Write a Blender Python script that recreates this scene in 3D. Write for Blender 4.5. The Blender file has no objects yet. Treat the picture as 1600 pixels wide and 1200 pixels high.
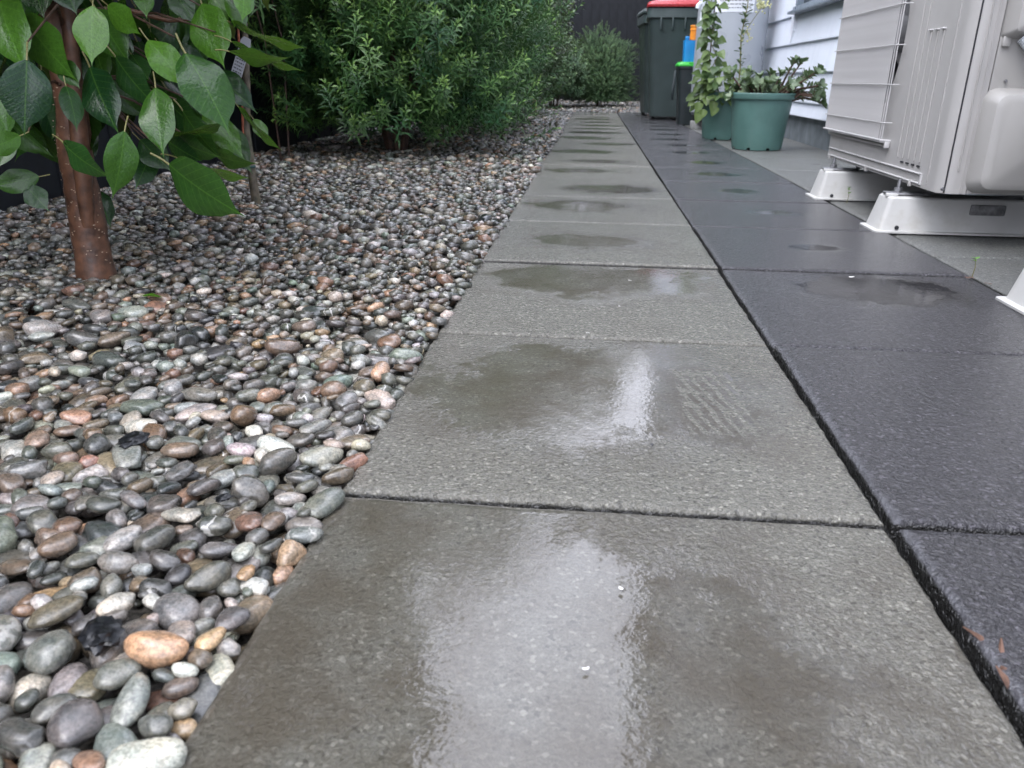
import bpy, bmesh, math, random
import numpy as np
from mathutils import Vector, Matrix, Euler, noise
R = math.radians
random.seed(7); rng = np.random.default_rng(7)
scene = bpy.context.scene
COL = scene.collection

# ------------------------------------------------------------------ camera
CH, CX, CY, PITCH, YAW, ROLL, FPX = .3607, -.0265, -.6264, .37173, -.09249, .01328, 1229.5
fw = Vector((math.sin(YAW)*math.cos(PITCH), math.cos(YAW)*math.cos(PITCH), -math.sin(PITCH)))
rt = Vector((math.cos(YAW), -math.sin(YAW), 0)); up = rt.cross(fw)
r2 = rt*math.cos(ROLL)+up*math.sin(ROLL); u2 = r2.cross(fw)
cam_d = bpy.data.cameras.new('camera'); cam = bpy.data.objects.new('camera', cam_d); COL.objects.link(cam)
cam.matrix_world = Matrix(((r2.x, u2.x, -fw.x, CX), (r2.y, u2.y, -fw.y, CY), (r2.z, u2.z, -fw.z, CH), (0, 0, 0, 1)))
cam_d.sensor_width = 36; cam_d.lens = 36*FPX/1600; cam_d.clip_start = .02; cam_d.clip_end = 300
cam_d.dof.use_dof = True; cam_d.dof.focus_distance = 1.15; cam_d.dof.aperture_fstop = 13
scene.camera = cam
CAM = Vector((CX, CY, CH))

# ------------------------------------------------------------------ world, sun, exposure
SUN_EL, SUN_ROT = R(58), R(215)
world = bpy.data.worlds.new('World'); scene.world = world; world.use_nodes = True
nt = world.node_tree; nt.nodes.clear()
wo = nt.nodes.new('ShaderNodeOutputWorld'); bg = nt.nodes.new('ShaderNodeBackground')
sky = nt.nodes.new('ShaderNodeTexSky'); sky.sky_type = 'NISHITA'; sky.sun_disc = False
sky.sun_elevation = SUN_EL; sky.sun_rotation = SUN_ROT; sky.dust_density = 4; sky.air_density = 1
hs = nt.nodes.new('ShaderNodeHueSaturation'); hs.inputs['Saturation'].default_value = .22
nt.links.new(sky.outputs[0], hs.inputs['Color'])
tc = nt.nodes.new('ShaderNodeTexCoord'); nz = nt.nodes.new('ShaderNodeTexNoise'); nz.inputs['Scale'].default_value = 2.2
nz.inputs['Detail'].default_value = 5
nt.links.new(tc.outputs['Generated'], nz.inputs['Vector'])
rp = nt.nodes.new('ShaderNodeValToRGB'); rp.color_ramp.elements[0].position = .3; rp.color_ramp.elements[0].color = (12.2, 12.7, 15.0, 1)
rp.color_ramp.elements[1].position = .75; rp.color_ramp.elements[1].color = (19.5, 20.2, 23.2, 1)
nt.links.new(nz.outputs[0], rp.inputs[0])
mx = nt.nodes.new('ShaderNodeMixRGB'); mx.inputs[0].default_value = .8      # cloud cover over the sky
nt.links.new(hs.outputs[0], mx.inputs[1]); nt.links.new(rp.outputs[0], mx.inputs[2])
nt.links.new(mx.outputs[0], bg.inputs[0]); bg.inputs[1].default_value = .15
nt.links.new(bg.outputs[0], wo.inputs[0])
sun_d = bpy.data.lights.new('sun', 'SUN'); sun_d.energy = .5; sun_d.angle = R(25); sun_d.color = (1, .97, .93)
sun = bpy.data.objects.new('sun', sun_d); COL.objects.link(sun)
sd = Vector((math.sin(SUN_ROT)*math.cos(SUN_EL), math.cos(SUN_ROT)*math.cos(SUN_EL), math.sin(SUN_EL)))
sun.rotation_euler = sd.to_track_quat('Z', 'Y').to_euler(); sun.location = (0, 0, 20)
vs = scene.view_settings; vs.view_transform = 'Standard'; vs.look = 'None'; vs.gamma = 1; vs.use_curve_mapping = False
vs.exposure = 1.04

# ------------------------------------------------------------------ materials
class NG:
    def __init__(s, m):
        s.t = m.node_tree
    def n(s, ty, **k):
        nd = s.t.nodes.new(ty)
        for a, b in k.items(): setattr(nd, a, b)
        return nd
    def l(s, a, b): s.t.links.new(a, b)
    def put(s, sock, v):
        if hasattr(v, 'links'): s.l(v, sock)
        else:
            if hasattr(sock.default_value, '__len__') and hasattr(v, '__len__') and len(v) == 3 and len(sock.default_value) == 4: v = (*v, 1)
            sock.default_value = v
    def noise(s, vec, scale, detail=3, rough=.5, dist=0):
        nd = s.n('ShaderNodeTexNoise'); nd.inputs['Scale'].default_value = scale; nd.inputs['Detail'].default_value = detail
        nd.inputs['Roughness'].default_value = rough; nd.inputs['Distortion'].default_value = dist
        if vec is not None: s.l(vec, nd.inputs['Vector'])
        return nd.outputs[0]
    def math(s, op, a, b=0., c=None, clamp=False):
        nd = s.n('ShaderNodeMath', operation=op, use_clamp=clamp); s.put(nd.inputs[0], a); s.put(nd.inputs[1], b)
        if c is not None: s.put(nd.inputs[2], c)
        return nd.outputs[0]
    def mr(s, v, a, b, c=0., d=1.):
        nd = s.n('ShaderNodeMapRange', interpolation_type='SMOOTHSTEP'); s.put(nd.inputs[0], v)
        for i, x in enumerate((a, b, c, d)): s.put(nd.inputs[1+i], x)
        return nd.outputs[0]
    def mix(s, f, a, b, mode='MIX'):
        nd = s.n('ShaderNodeMixRGB', blend_type=mode); s.put(nd.inputs[0], f); s.put(nd.inputs[1], a); s.put(nd.inputs[2], b)
        return nd.outputs[0]
    def bump(s, h, strength, dist, nrm=None):
        nd = s.n('ShaderNodeBump'); s.put(nd.inputs['Strength'], strength); nd.inputs['Distance'].default_value = dist
        s.l(h, nd.inputs['Height'])
        if nrm is not None: s.l(nrm, nd.inputs['Normal'])
        return nd.outputs[0]
def newmat(name):
    m = bpy.data.materials.new(name); m.use_nodes = True
    return m, NG(m), m.node_tree.nodes['Principled BSDF']
def simple(name, col, rough=.5, var=.08, scale=30, bump=0., bscale=200, spec=.5, metal=0, coat=0., streak=False, dirt=None):
    m, g, b = newmat(name); tcn = g.n('ShaderNodeTexCoord'); o = tcn.outputs['Object']
    f = g.noise(o, scale, 4)
    a = tuple(max(0, c*(1-var*1.6)) for c in col); c2 = tuple(min(1, c*(1+var*1.6)) for c in col)
    c = g.mix(g.mr(f, .25, .75), a, c2)
    if dirt:
        mp = g.n('ShaderNodeMapping'); g.l(o, mp.inputs[0]); mp.inputs['Scale'].default_value = (1, 1, .18) if streak else (1, 1, 1)
        f2 = g.noise(mp.outputs[0], 14, 6, .65)
        c = g.mix(g.mr(f2, .5, .78, 0, .6), c, dirt)
    g.put(b.inputs['Base Color'], c)
    g.put(b.inputs['Roughness'], g.mr(g.noise(o, scale*2.3, 3), .3, .7, max(.03, rough-.08), min(1, rough+.08)))
    b.inputs['Metallic'].default_value = metal; b.inputs['Specular IOR Level'].default_value = spec
    if coat: b.inputs['Coat Weight'].default_value = coat; b.inputs['Coat Roughness'].default_value = .08
    if bump: g.l(g.bump(g.noise(o, bscale, 3), bump, .001), b.inputs['Normal'])
    return m

def paver_mat(name, dark, light, stain, edge=None, wet=1., chips=.32):
    """wet concrete slab: grainy base under a film of water that lies smooth in the hollow of each slab (object colour = hollow's place and size)"""
    m, g, b = newmat(name)
    tcn = g.n('ShaderNodeTexCoord'); o = tcn.outputs['Object']; geo = g.n('ShaderNodeNewGeometry'); w = geo.outputs['Position']
    oi = g.n('ShaderNodeObjectInfo'); sep = g.n('ShaderNodeSeparateColor'); g.l(oi.outputs['Color'], sep.inputs[0])
    xyz = g.n('ShaderNodeSeparateXYZ'); g.l(o, xyz.inputs[0])
    dx = g.math('SUBTRACT', xyz.outputs[0], g.math('SUBTRACT', sep.outputs[0], .5))
    dy = g.math('SUBTRACT', xyz.outputs[1], g.math('SUBTRACT', sep.outputs[1], .5))
    d = g.math('SQRT', g.math('ADD', g.math('MULTIPLY', dx, dx), g.math('MULTIPLY', g.math('MULTIPLY', dy, dy), oi.outputs['Alpha'])))
    rad = sep.outputs[2]
    rel = g.math('DIVIDE', d, rad)
    rel = g.math('ADD', rel, g.math('MULTIPLY', g.math('SUBTRACT', g.noise(w, 8, 5, .62), .5), 1.5))
    rel = g.math('ADD', rel, g.math('MULTIPLY', g.math('SUBTRACT', g.noise(w, 70, 3, .6), .5), .35))
    pud = g.mr(rel, .62, 1.25, 1, 0)                               # 1 in the hollow
    if edge is None and chips < .5 and wet == 1.:
        # striped patch beside the second slab's puddle: bands of smooth film between rough ones
        sw = g.n('ShaderNodeSeparateXYZ'); g.l(w, sw.inputs[0])
        inx = g.math('MULTIPLY', g.mr(sw.outputs[0], .094, .099), g.mr(sw.outputs[0], .168, .174, 1, 0))
        iny = g.math('MULTIPLY', g.mr(sw.outputs[1], .165, .18), g.mr(sw.outputs[1], .372, .382, 1, 0))
        ph = g.math('ADD', g.math('MULTIPLY', sw.outputs[0], 430), g.math('MULTIPLY', sw.outputs[1], 92))
        ph = g.math('ADD', ph, g.math('MULTIPLY', g.noise(w, 22, 3), 7))
        band = g.math('MULTIPLY', g.mr(g.math('SINE', ph), -.6, .1), g.mr(g.noise(w, 45, 3), .36, .5))
        box_ = g.math('MULTIPLY', inx, iny)
        pud = g.math('ADD', g.math('MULTIPLY', pud, g.math('SUBTRACT', 1, box_)), g.math('MULTIPLY', box_, band))
    grain = g.noise(w, 420, 4, .65); g2 = g.noise(w, 150, 3, .6); blot = g.noise(w, 5, 5, .6)
    v = g.n('ShaderNodeTexVoronoi'); v.inputs['Scale'].default_value = 330; g.l(w, v.inputs['Vector'])
    c = g.mix(g.mr(grain, .3, .7), dark, light)
    c = g.mix(g.mr(g2, .35, .7, 0, .35), c, tuple(x*.55 for x in dark))
    chip = g.n('ShaderNodeSeparateColor'); g.l(v.outputs['Color'], chip.inputs[0])
    c = g.mix(g.mr(chip.outputs[0], .9, .96, 0, chips), c, tuple(min(1, x*2.6) for x in light))   # pale grains of sand
    c = g.mix(g.mr(chip.outputs[1], .88, .95, 0, .6), c, tuple(x*.3 for x in dark))
    c = g.mix(g.mr(blot, .4, .75, 0, .28), c, stain)
    c = g.mix(g.math('MULTIPLY', pud, g.mr(g.noise(w, 12, 5, .6), .3, .65, .1, .8)), c, stain)            # silt settled in the hollow
    if edge:
        e = g.math('ADD', xyz.outputs[0], .25)
        e = g.math('ADD', e, g.math('MULTIPLY', g.math('SUBTRACT', g.noise(w, 60, 4, .7), .5), .02))
        c = g.mix(g.math('MULTIPLY', g.mr(e, .004, .018, .6, 0), g.mr(xyz.outputs[2], -.008, -.003)), c, edge)
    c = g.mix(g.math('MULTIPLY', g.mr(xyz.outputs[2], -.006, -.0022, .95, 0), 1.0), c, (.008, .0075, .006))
    c = g.mix(g.math('MULTIPLY', pud, .2), c, (0, 0, 0))                              # soaked concrete is darker
    g.put(b.inputs['Base Color'], c)
    b.inputs['Roughness'].default_value = .55; b.inputs['Specular IOR Level'].default_value = .25
    hh = g.math('ADD', g.math('MULTIPLY', g2, .8), g.math('MULTIPLY', grain, .5))
    g.l(g.bump(hh, .9, .006), b.inputs['Normal'])
    b.inputs['Coat Weight'].default_value = wet; b.inputs['Coat IOR'].default_value = 1.52
    g.put(b.inputs['Coat Roughness'], g.math('ADD', .015, g.math('MULTIPLY', g.math('SUBTRACT', 1, pud), .14)))
    film = g.math('ADD', g.noise(w, 175, 2, .5, .5), g.math('MULTIPLY', g.noise(w, 420, 2), .35))
    st = g.math('ADD', .035, g.math('MULTIPLY', g.math('POWER', g.math('SUBTRACT', 1, pud), .8), 1.5))
    # very smooth slow swell so mirrored edges look wavy
    cn = g.bump(film, st, .0045)
    cn = g.bump(g.noise(w, 38, 2, .5), .05, .004, cn)
    g.l(cn, b.inputs['Coat Normal'])
    return m

def pebble_mat(name, attr):
    m, g, b = newmat(name); geo = g.n('ShaderNodeNewGeometry'); w = geo.outputs['Position']
    if attr:
        a = g.n('ShaderNodeAttribute', attribute_name='tone'); col, al = a.outputs['Color'], a.outputs['Alpha']; vec = w
    else:
        a = g.n('ShaderNodeObjectInfo'); col, al = a.outputs['Color'], a.outputs['Alpha']; vec = w
    sp = g.noise(vec, 380, 5, .7); bl = g.noise(vec, 70, 4, .6)
    c = g.mix(1, col, g.mix(g.mr(sp, .3, .7), (.55, .55, .55), (1.4, 1.4, 1.4)), 'MULTIPLY')
    c = g.mix(1, c, g.mix(g.mr(bl, .3, .7), (.7, .74, .74), (1.28, 1.2, 1.1)), 'MULTIPLY')
    wv = g.n('ShaderNodeTexWave'); wv.inputs['Scale'].default_value = 16; wv.inputs['Distortion'].default_value = 9
    wv.inputs['Detail'].default_value = 3; wv.inputs['Detail Scale'].default_value = 2.5; g.l(vec, wv.inputs['Vector'])
    vein = g.math('MULTIPLY', g.mr(wv.outputs['Fac'], .9, .985), al)
    c = g.mix(vein, c, (.5, .48, .44))
    g.put(b.inputs['Base Color'], c)
    g.put(b.inputs['Roughness'], g.mr(g.noise(vec, 45, 3), .3, .7, .08, .32))
    b.inputs['Specular IOR Level'].default_value = .62; b.inputs['Coat Weight'].default_value = .5; b.inputs['Coat Roughness'].default_value = .06; b.inputs['Coat IOR'].default_value = 1.33
    g.l(g.bump(g.math('ADD', sp, bl), .35, .0009), b.inputs['Normal'])
    return m

def leaf_mat(name, c1, c2, under, rough=.22, vein=False, coat=.0, trans=.25, drops=False):
    m, g, b = newmat(name)
    oi = g.n('ShaderNodeObjectInfo'); a = g.n('ShaderNodeAttribute', attribute_name='tone')
    geo = g.n('ShaderNodeNewGeometry'); tcn = g.n('ShaderNodeTexCoord'); o = tcn.outputs['Object']
    sp = g.n('ShaderNodeSeparateColor'); g.l(a.outputs['Color'], sp.inputs[0])
    f = g.math('ADD', oi.outputs['Random'] if vein else sp.outputs[0], 0.)
    if vein:
        sc = g.n('ShaderNodeSeparateColor'); g.l(oi.outputs['Color'], sc.inputs[0]); f = sc.outputs[0]
    c = g.mix(f, c1, c2)
    c = g.mix(g.mr(g.noise(o, 25 if vein else 8, 4), .3, .75, 0, .35), c, tuple(x*.55 for x in c1))
    bumpn = None
    if vein:
        xyz = g.n('ShaderNodeSeparateXYZ'); g.l(o, xyz.inputs[0])
        ax = g.math('ABSOLUTE', xyz.outputs[0])
        mid = g.mr(ax, .003, .013, 1, 0)
        side = g.math('SINE', g.math('MULTIPLY', g.math('SUBTRACT', xyz.outputs[1], g.math('MULTIPLY', ax, .9)), 62))
        sv = g.mr(side, .93, 1, 0, .12)
        c = g.mix(g.math('MAXIMUM', g.math('MULTIPLY', mid, .2), sv), c, tuple(min(1, x*1.5+.01) for x in c2))
        bumpn = g.bump(g.math('ADD', g.math('MULTIPLY', sv, .5), g.noise(o, 30, 3)), .25, .004)
    c = g.mix(geo.outputs['Backfacing'], c, under)
    g.put(b.inputs['Base Color'], c); g.put(b.inputs['Roughness'], g.mr(g.noise(o, 12, 2), .3, .7, rough*.7, rough*1.4))
    b.inputs['Specular IOR Level'].default_value = .28 if vein else .5
    if coat: b.inputs['Coat Weight'].default_value = coat; b.inputs['Coat Roughness'].default_value = .1
    if bumpn: g.l(bumpn, b.inputs['Normal'])
    if trans:
        tr = g.n('ShaderNodeBsdfTranslucent'); g.put(tr.inputs[0], g.mix(.5, c, (.12, .2, .02)))
        ms = g.n('ShaderNodeMixShader'); ms.inputs[0].default_value = trans
        out = m.node_tree.nodes['Material Output']
        g.l(b.outputs[0], ms.inputs[1]); g.l(tr.outputs[0], ms.inputs[2]); g.l(ms.outputs[0], out.inputs[0])
    return m

M = {}
M['grey_paver'] = paver_mat('grey_paver', (.112, .107, .088), (.215, .207, .174), (.082, .066, .044))
M['dark_paver'] = paver_mat('charcoal_paver', (.022, .0205, .024), (.044, .041, .047), (.017, .0155, .016), edge=(.15, .15, .165), chips=.75)
M['pale_paver'] = paver_mat('pale_paver', (.125, .128, .12), (.19, .192, .18), (.10, .095, .075), wet=.5)
M['soil'] = simple('soil', (.018, .015, .012), .8, .4, 60, .8, 150)
M['grit'] = simple('wet_grit', (.09, .082, .07), .6, .5, 260, 1., 420, dirt=(.03, .026, .022))
M['pebble'] = pebble_mat('pebble_single', False); M['pebbles'] = pebble_mat('pebble_mass', True)
M['fence'] = simple('fence_paint', (.0095, .011, .0135), .5, .12, 5, .15, 60, spec=.25, dirt=(.014, .016, .022), streak=True)
M['board'] = simple('weatherboard_paint', (.76, .80, .87), .42, .02, 4, .08, 40, dirt=(.66, .70, .76), streak=True)
M['wing'] = simple('wing_cladding_paint', (.20, .215, .235), .5, .05, 4)
M['trim'] = simple('trim_paint', (.80, .82, .87), .4, .03, 4)
M['frame'] = simple('window_aluminium', (.17, .21, .25), .35, .05, 6)
M['foundation'] = simple('foundation_concrete', (.20, .225, .24), .75, .15, 9, .5, 120, dirt=(.11, .12, .12), streak=True)
M['roof'] = simple('roof_steel', (.06, .065, .075), .5, .1, 3)
M['glass'] = simple('glass', (.02, .025, .03), .05, .02, 3)
M['ac'] = simple('ac_enamel', (.395, .382, .368), .42, .025, 6, .05, 300, dirt=(.42, .41, .39), streak=True)
M['ac_warm'] = simple('ac_side_enamel', (.38, .368, .35), .38, .025, 6, .05, 300, dirt=(.43, .42, .39), streak=True)
M['wire'] = simple('grille_wire', (.47, .46, .455), .4, .05, 30)
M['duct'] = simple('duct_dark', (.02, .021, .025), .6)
M['ductgrey'] = simple('duct_grey', (.33, .33, .34), .5, .05, 12, dirt=(.24, .23, .2))
M['foot'] = simple('foot_plastic', (.50, .495, .475), .55, .04, 12, .1, 150, dirt=(.40, .38, .33))
M['steel'] = simple('galvanised_steel', (.30, .30, .31), .4, .25, 60, metal=.8)
M['rubber'] = simple('black_rubber', (.015, .015, .017), .6)
M['badge'] = simple('badge_plastic', (.17, .17, .172), .45, .3, 60)
M['cyl'] = simple('cylinder_enamel', (.34, .365, .395), .33, .03, 3, dirt=(.29, .31, .33), streak=True)
M['label'] = simple('label_paper', (.70, .72, .75), .5, .02, 20)
M['print'] = simple('printed_ink', (.12, .13, .15), .6, .3, 300)
M['pipe'] = simple('pipe_white', (.60, .63, .66), .4, .05, 20)
M['block'] = simple('concrete_block', (.32, .32, .31), .8, .15, 30, .6, 150)
M['bin'] = simple('bin_plastic', (.040, .058, .056), .42, .08, 6, .12, 300, dirt=(.075, .092, .09), streak=True)
M['bin2'] = simple('small_bin_plastic', (.018, .026, .028), .4, .1, 10, .12, 300)
M['red'] = simple('red_plastic', (.36, .03, .035), .3, .05, 9)
M['lime'] = simple('lime_plastic', (.04, .42, .045), .35, .05, 9)
M['blue'] = simple('blue_plastic', (.015, .24, .58), .35, .06, 14)
M['orange'] = simple('orange_plastic', (.78, .27, .03), .35, .06, 14)
M['pot'] = simple('green_pot_plastic', (.08, .165, .145), .5, .07, 9, .1, 200, dirt=(.11, .185, .165), streak=True)
M['potting'] = simple('potting_mix', (.035, .022, .014), .9, .5, 60, 1, 90)
M['bark'] = simple('bark', (.105, .048, .026), .5, .35, 45, .9, 120, dirt=(.05, .025, .018))
M['twig'] = simple('twig_bark', (.06, .032, .02), .6, .3, 80, .5, 200)
M['lenticel'] = simple('lenticel', (.36, .26, .18), .7, .2, 200)
M['petiole'] = simple('petiole', (.16, .15, .05), .4, .2, 60)
M['slim'] = simple('slim_bark', (.11, .09, .06), .55, .35, 50, .5, 150, dirt=(.07, .09, .045))
M['cane'] = simple('red_cane', (.32, .09, .045), .6, .2, 60)
M['tie'] = simple('tie_plastic', (.01, .05, .045), .5)
M['leaf'] = leaf_mat('broad_leaf', (.008, .036, .012), (.085, .21, .016), (.075, .10, .028), .16, vein=True, coat=.25)
M['needle'] = leaf_mat('needle_leaf', (.014, .08, .026), (.25, .42, .08), (.05, .13, .045), .42)
M['shrub'] = leaf_mat('shrub_leaf', (.075, .165, .075), (.30, .43, .19), (.06, .09, .05), .4)
M['olive'] = leaf_mat('olive_leaf', (.04, .068, .034), (.14, .18, .075), (.08, .085, .055), .3)
M['jade'] = leaf_mat('succulent_leaf', (.085, .14, .085), (.29, .37, .22), (.1, .15, .08), .3)
M['vine'] = leaf_mat('vine_leaf', (.055, .105, .04), (.17, .25, .075), (.15, .2, .07), .4)
M['weed'] = leaf_mat('weed_leaf', (.07, .2, .03), (.16, .36, .05), (.12, .24, .05), .4)
M['flower'] = simple('flower_cream', (.5, .5, .27), .6)
M['petal'] = simple('petal_white', (.72, .70, .66), .5)
M['dry'] = simple('dry_leaf', (.10, .055, .038), .6, .4, 80)
M['char'] = simple('charcoal_lump', (.006, .0065, .008), .35, .4, 120, 1, 200)
M['tag'] = simple('tag_plastic', (.60, .61, .66), .4, .04, 20)
m_, g_, b_ = newmat('rain_water'); b_.inputs['Base Color'].default_value = (1, 1, 1, 1); b_.inputs['Roughness'].default_value = .02
b_.inputs['Transmission Weight'].default_value = 1; b_.inputs['IOR'].default_value = 1.33; M['water'] = m_
M['redtag'] = simple('red_tag', (.7, .07, .02), .4)

# ------------------------------------------------------------------ helpers
def tagit(o, label=None, cat=None, group=None, kind=None):
    if label: o['label'] = label
    if cat: o['category'] = cat
    if group: o['group'] = group
    if kind: o['kind'] = kind
    return o
def empty(name, loc=(0, 0, 0), rz=0., **k):
    o = bpy.data.objects.new(name, None); COL.objects.link(o); o.location = loc; o.rotation_euler = (0, 0, rz); o.empty_display_size = .05
    return tagit(o, **k)
def link(name, me, mat=None, parent=None, loc=None):
    o = bpy.data.objects.new(name, me); COL.objects.link(o)
    if mat is not None and not me.materials: me.materials.append(mat)
    if parent: o.parent = parent
    if loc is not None: o.location = loc
    return o
class MB:
    def __init__(s): s.bm = bmesh.new()
    def box(s, c, d, rot=None, bevel=0., seg=2):
        m = Matrix.Translation(c) @ (rot.to_matrix().to_4x4() if rot else Matrix())
        r = bmesh.ops.create_cube(s.bm, size=1, matrix=m @ Matrix.Diagonal((*d, 1)))
        if bevel:
            es = list({e for v in r['verts'] for e in v.link_edges})
            bmesh.ops.bevel(s.bm, geom=es, offset=bevel, segments=seg, profile=.5, affect='EDGES')
        return s
    def tube(s, pts, rads, n=8, cap=True):
        pts = [Vector(p) for p in pts]
        if not hasattr(rads, '__len__'): rads = [rads]*len(pts)
        rings = []
        ref = Vector((0, 0, 1))
        for i, p in enumerate(pts):
            t = (pts[min(i+1, len(pts)-1)]-pts[max(i-1, 0)]).normalized()
            a = ref if abs(t.dot(ref)) < .95 else Vector((1, 0, 0))
            x = a.cross(t).normalized()
            if rings and x.dot(px) < 0 and abs(t.dot(ref)) >= .95: x = (px-t*px.dot(t)).normalized()
            px = x; y = t.cross(x)
            rings.append([s.bm.verts.new(p+(x*math.cos(2*math.pi*k/n)+y*math.sin(2*math.pi*k/n))*rads[i]) for k in range(n)])
        for a, b in zip(rings, rings[1:]):
            for k in range(n): s.bm.faces.new((a[k], a[(k+1) % n], b[(k+1) % n], b[k]))
        if cap: s.bm.faces.new(rings[0][::-1]); s.bm.faces.new(rings[-1])
        return s
    def lathe(s, prof, c=(0, 0), n=32):
        rings = [[s.bm.verts.new((c[0]+r*math.cos(2*math.pi*k/n), c[1]+r*math.sin(2*math.pi*k/n), z)) for k in range(n)] for r, z in prof]
        for a, b in zip(rings, rings[1:]):
            for k in range(n): s.bm.faces.new((a[k], a[(k+1) % n], b[(k+1) % n], b[k]))
        return s
    def quad(s, *p):
        s.bm.faces.new([s.bm.verts.new(q) for q in p]); return s
    def loft(s, loops, cap=True, closed=True):
        rs = [[s.bm.verts.new(p) for p in L] for L in loops]; n = len(rs[0])
        for a, b in zip(rs, rs[1:]):
            for k in range(n if closed else n-1): s.bm.faces.new((a[k], a[(k+1) % n], b[(k+1) % n], b[k]))
        if cap: s.bm.faces.new(rs[0][::-1]); s.bm.faces.new(rs[-1])
        return s
    def mesh(s, name, smooth=True, ang=35, fix=True):
        if fix: bmesh.ops.recalc_face_normals(s.bm, faces=s.bm.faces[:])
        me = bpy.data.meshes.new(name); s.bm.to_mesh(me)
        s.bm.free()
        if smooth:
            me.polygons.foreach_set('use_smooth', [True]*len(me.polygons))
            me.set_sharp_from_angle(angle=R(ang))
        return me
    def obj(s, name, mat, parent=None, loc=None, smooth=True, ang=35, **k):
        o = link(name, s.mesh(name, smooth, ang), mat, parent, loc); return tagit(o, **k)

def scatter_mesh(name, protos, idx, mats, tone=None, ptone=None, smooth=True):
    """join copies of small meshes: protos = [(verts, faces(list of equal or mixed tuples))], mats = (N,3,4) transforms"""
    V = []; F = []; L = []; T = []; off = 0
    mats = np.asarray(mats); idx = np.asarray(idx)
    for pi, (pv, pf) in enumerate(protos):
        sel = np.nonzero(idx == pi)[0]
        if len(sel) == 0: continue
        A = mats[sel][:, :, :3]; B = mats[sel][:, :, 3]
        vv = np.einsum('nij,vj->nvi', A, pv)+B[:, None, :]
        nv = len(pv); base = off+np.arange(len(sel))*nv
        V.append(vv.reshape(-1, 3)); off += nv*len(sel)
        groups = {}
        for f in pf: groups.setdefault(len(f), []).append(f)
        for k, fs in groups.items():
            fs = np.array(fs); F.append((k, (fs[None]+base[:, None, None]).reshape(-1)))
        if tone is not None:
            t = np.repeat(tone[sel][:, None, :], nv, 1)
            if ptone is not None: t = t.copy(); t[:, :, 0] = np.clip(t[:, :, 0]+ptone[pi][None, :], 0, 1)
            T.append(t.reshape(-1, 4))
    V = np.concatenate(V); loops = np.concatenate([f for _, f in F])
    sizes = np.concatenate([np.full(len(f)//k, k) for k, f in F])
    me = bpy.data.meshes.new(name)
    me.vertices.add(len(V)); me.vertices.foreach_set('co', V.astype(np.float32).ravel())
    me.loops.add(len(loops)); me.loops.foreach_set('vertex_index', loops.astype(np.int32))
    me.polygons.add(len(sizes)); st = np.concatenate([[0], np.cumsum(sizes)[:-1]])
    me.polygons.foreach_set('loop_start', st.astype(np.int32))
    me.update(calc_edges=True)
    if smooth: me.polygons.foreach_set('use_smooth', np.ones(len(sizes), bool))
    if tone is not None:
        ca = me.color_attributes.new('tone', 'FLOAT_COLOR', 'POINT'); ca.data.foreach_set('color', np.concatenate(T).astype(np.float32).ravel())
    return me
def frame_from(d, nrm_hint, roll=0.):
    y = Vector(d).normalized(); z = Vector(nrm_hint); z = (z-y*z.dot(y))
    if z.length < 1e-4: z = y.orthogonal()
    z.normalize(); x = y.cross(z)
    m = Matrix((x, y, z)).transposed()
    return m @ Matrix.Rotation(roll, 3, 'Y')
def T34(m3, s, p):
    a = np.array(m3)*s
    return np.concatenate([a, np.array(p)[:, None]], 1)
def px_at(x, y, dist):
    """point at a given distance in front of the lens along the line of a spot in the photograph (used to take the tree's leaves off the photo into real depth)"""
    return CAM+(fw+r2*((x-800)/FPX)-u2*((y-600)/FPX))*dist

# ------------------------------------------------------------------ ground
b = MB(); b.quad((-60, -60, -.06), (60, -60, -.06), (60, 60, -.06), (-60, 60, -.06)); b.obj('ground', M['soil'], kind='structure')

# ------------------------------------------------------------------ pavers
def paver_mesh(w, l, t, seed, step=.01, amp=.0012):
    bm = bmesh.new(); r = random.Random(seed); nx = max(2, int(w/step)); ny = max(2, int(l/step)); cr = .004
    per = []
    hw, hl = w/2, l/2
    for i in range(nx): per.append((-hw+w*i/nx, -hl, 0, -1))
    for i in range(ny): per.append((hw, -hl+l*i/ny, 1, 0))
    for i in range(nx): per.append((hw-w*i/nx, hl, 0, 1))
    for i in range(ny): per.append((-hw, hl-l*i/ny, -1, 0))
    rings = []
    for (inset, z, a) in ((.012, 0, 0.), (.0045, -.0006, .3), (.0015, -.003, .8), (0, -.008, 1), (0, -t, 1)):
        ring = []
        for (x, y, nx_, ny_) in per:
            n = noise.noise(Vector((x*70+seed*3.1, y*70, z*60)))*amp*a*1.6+noise.noise(Vector((x*18+seed, y*18, 5)))*amp*a
            px = max(-hw+inset, min(hw-inset, x)); py = max(-hl+inset, min(hl-inset, y))
            cx_ = math.copysign(max(0, abs(px)-(hw-.008)), px)*-.25*0
            ring.append(bm.verts.new((px+nx_*n, py+ny_*n, z+(n*.4 if a and z > -.01 else 0))))
        rings.append(ring)
    N = len(per)
    for a, b_ in zip(rings, rings[1:]):
        for k in range(N): bm.faces.new((a[k], b_[k], b_[(k+1) % N], a[(k+1) % N]))
    bm.faces.new(rings[0])
    me = bpy.data.meshes.new('paver'); bm.to_mesh(me); bm.free()
    me.polygons.foreach_set('use_smooth', [True]*len(me.polygons)); me.set_sharp_from_angle(angle=R(50))
    return me
def flat(name, x0, x1, y0, y1, z, mat):
    b = MB(); b.quad((x0, y0, z), (x1, y0, z), (x1, y1, z), (x0, y1, z)); return b.obj(name, mat, kind='structure')
beds = [flat('path', -.255, .253, -1.6, 9.02, -.052, M['soil']), flat('path', .2535, .7535, -1.6, 9.02, -.0515, M['soil']), flat('pavement', .754, 1.31, -3, 9.0, -.052, M['soil'])]
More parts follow.
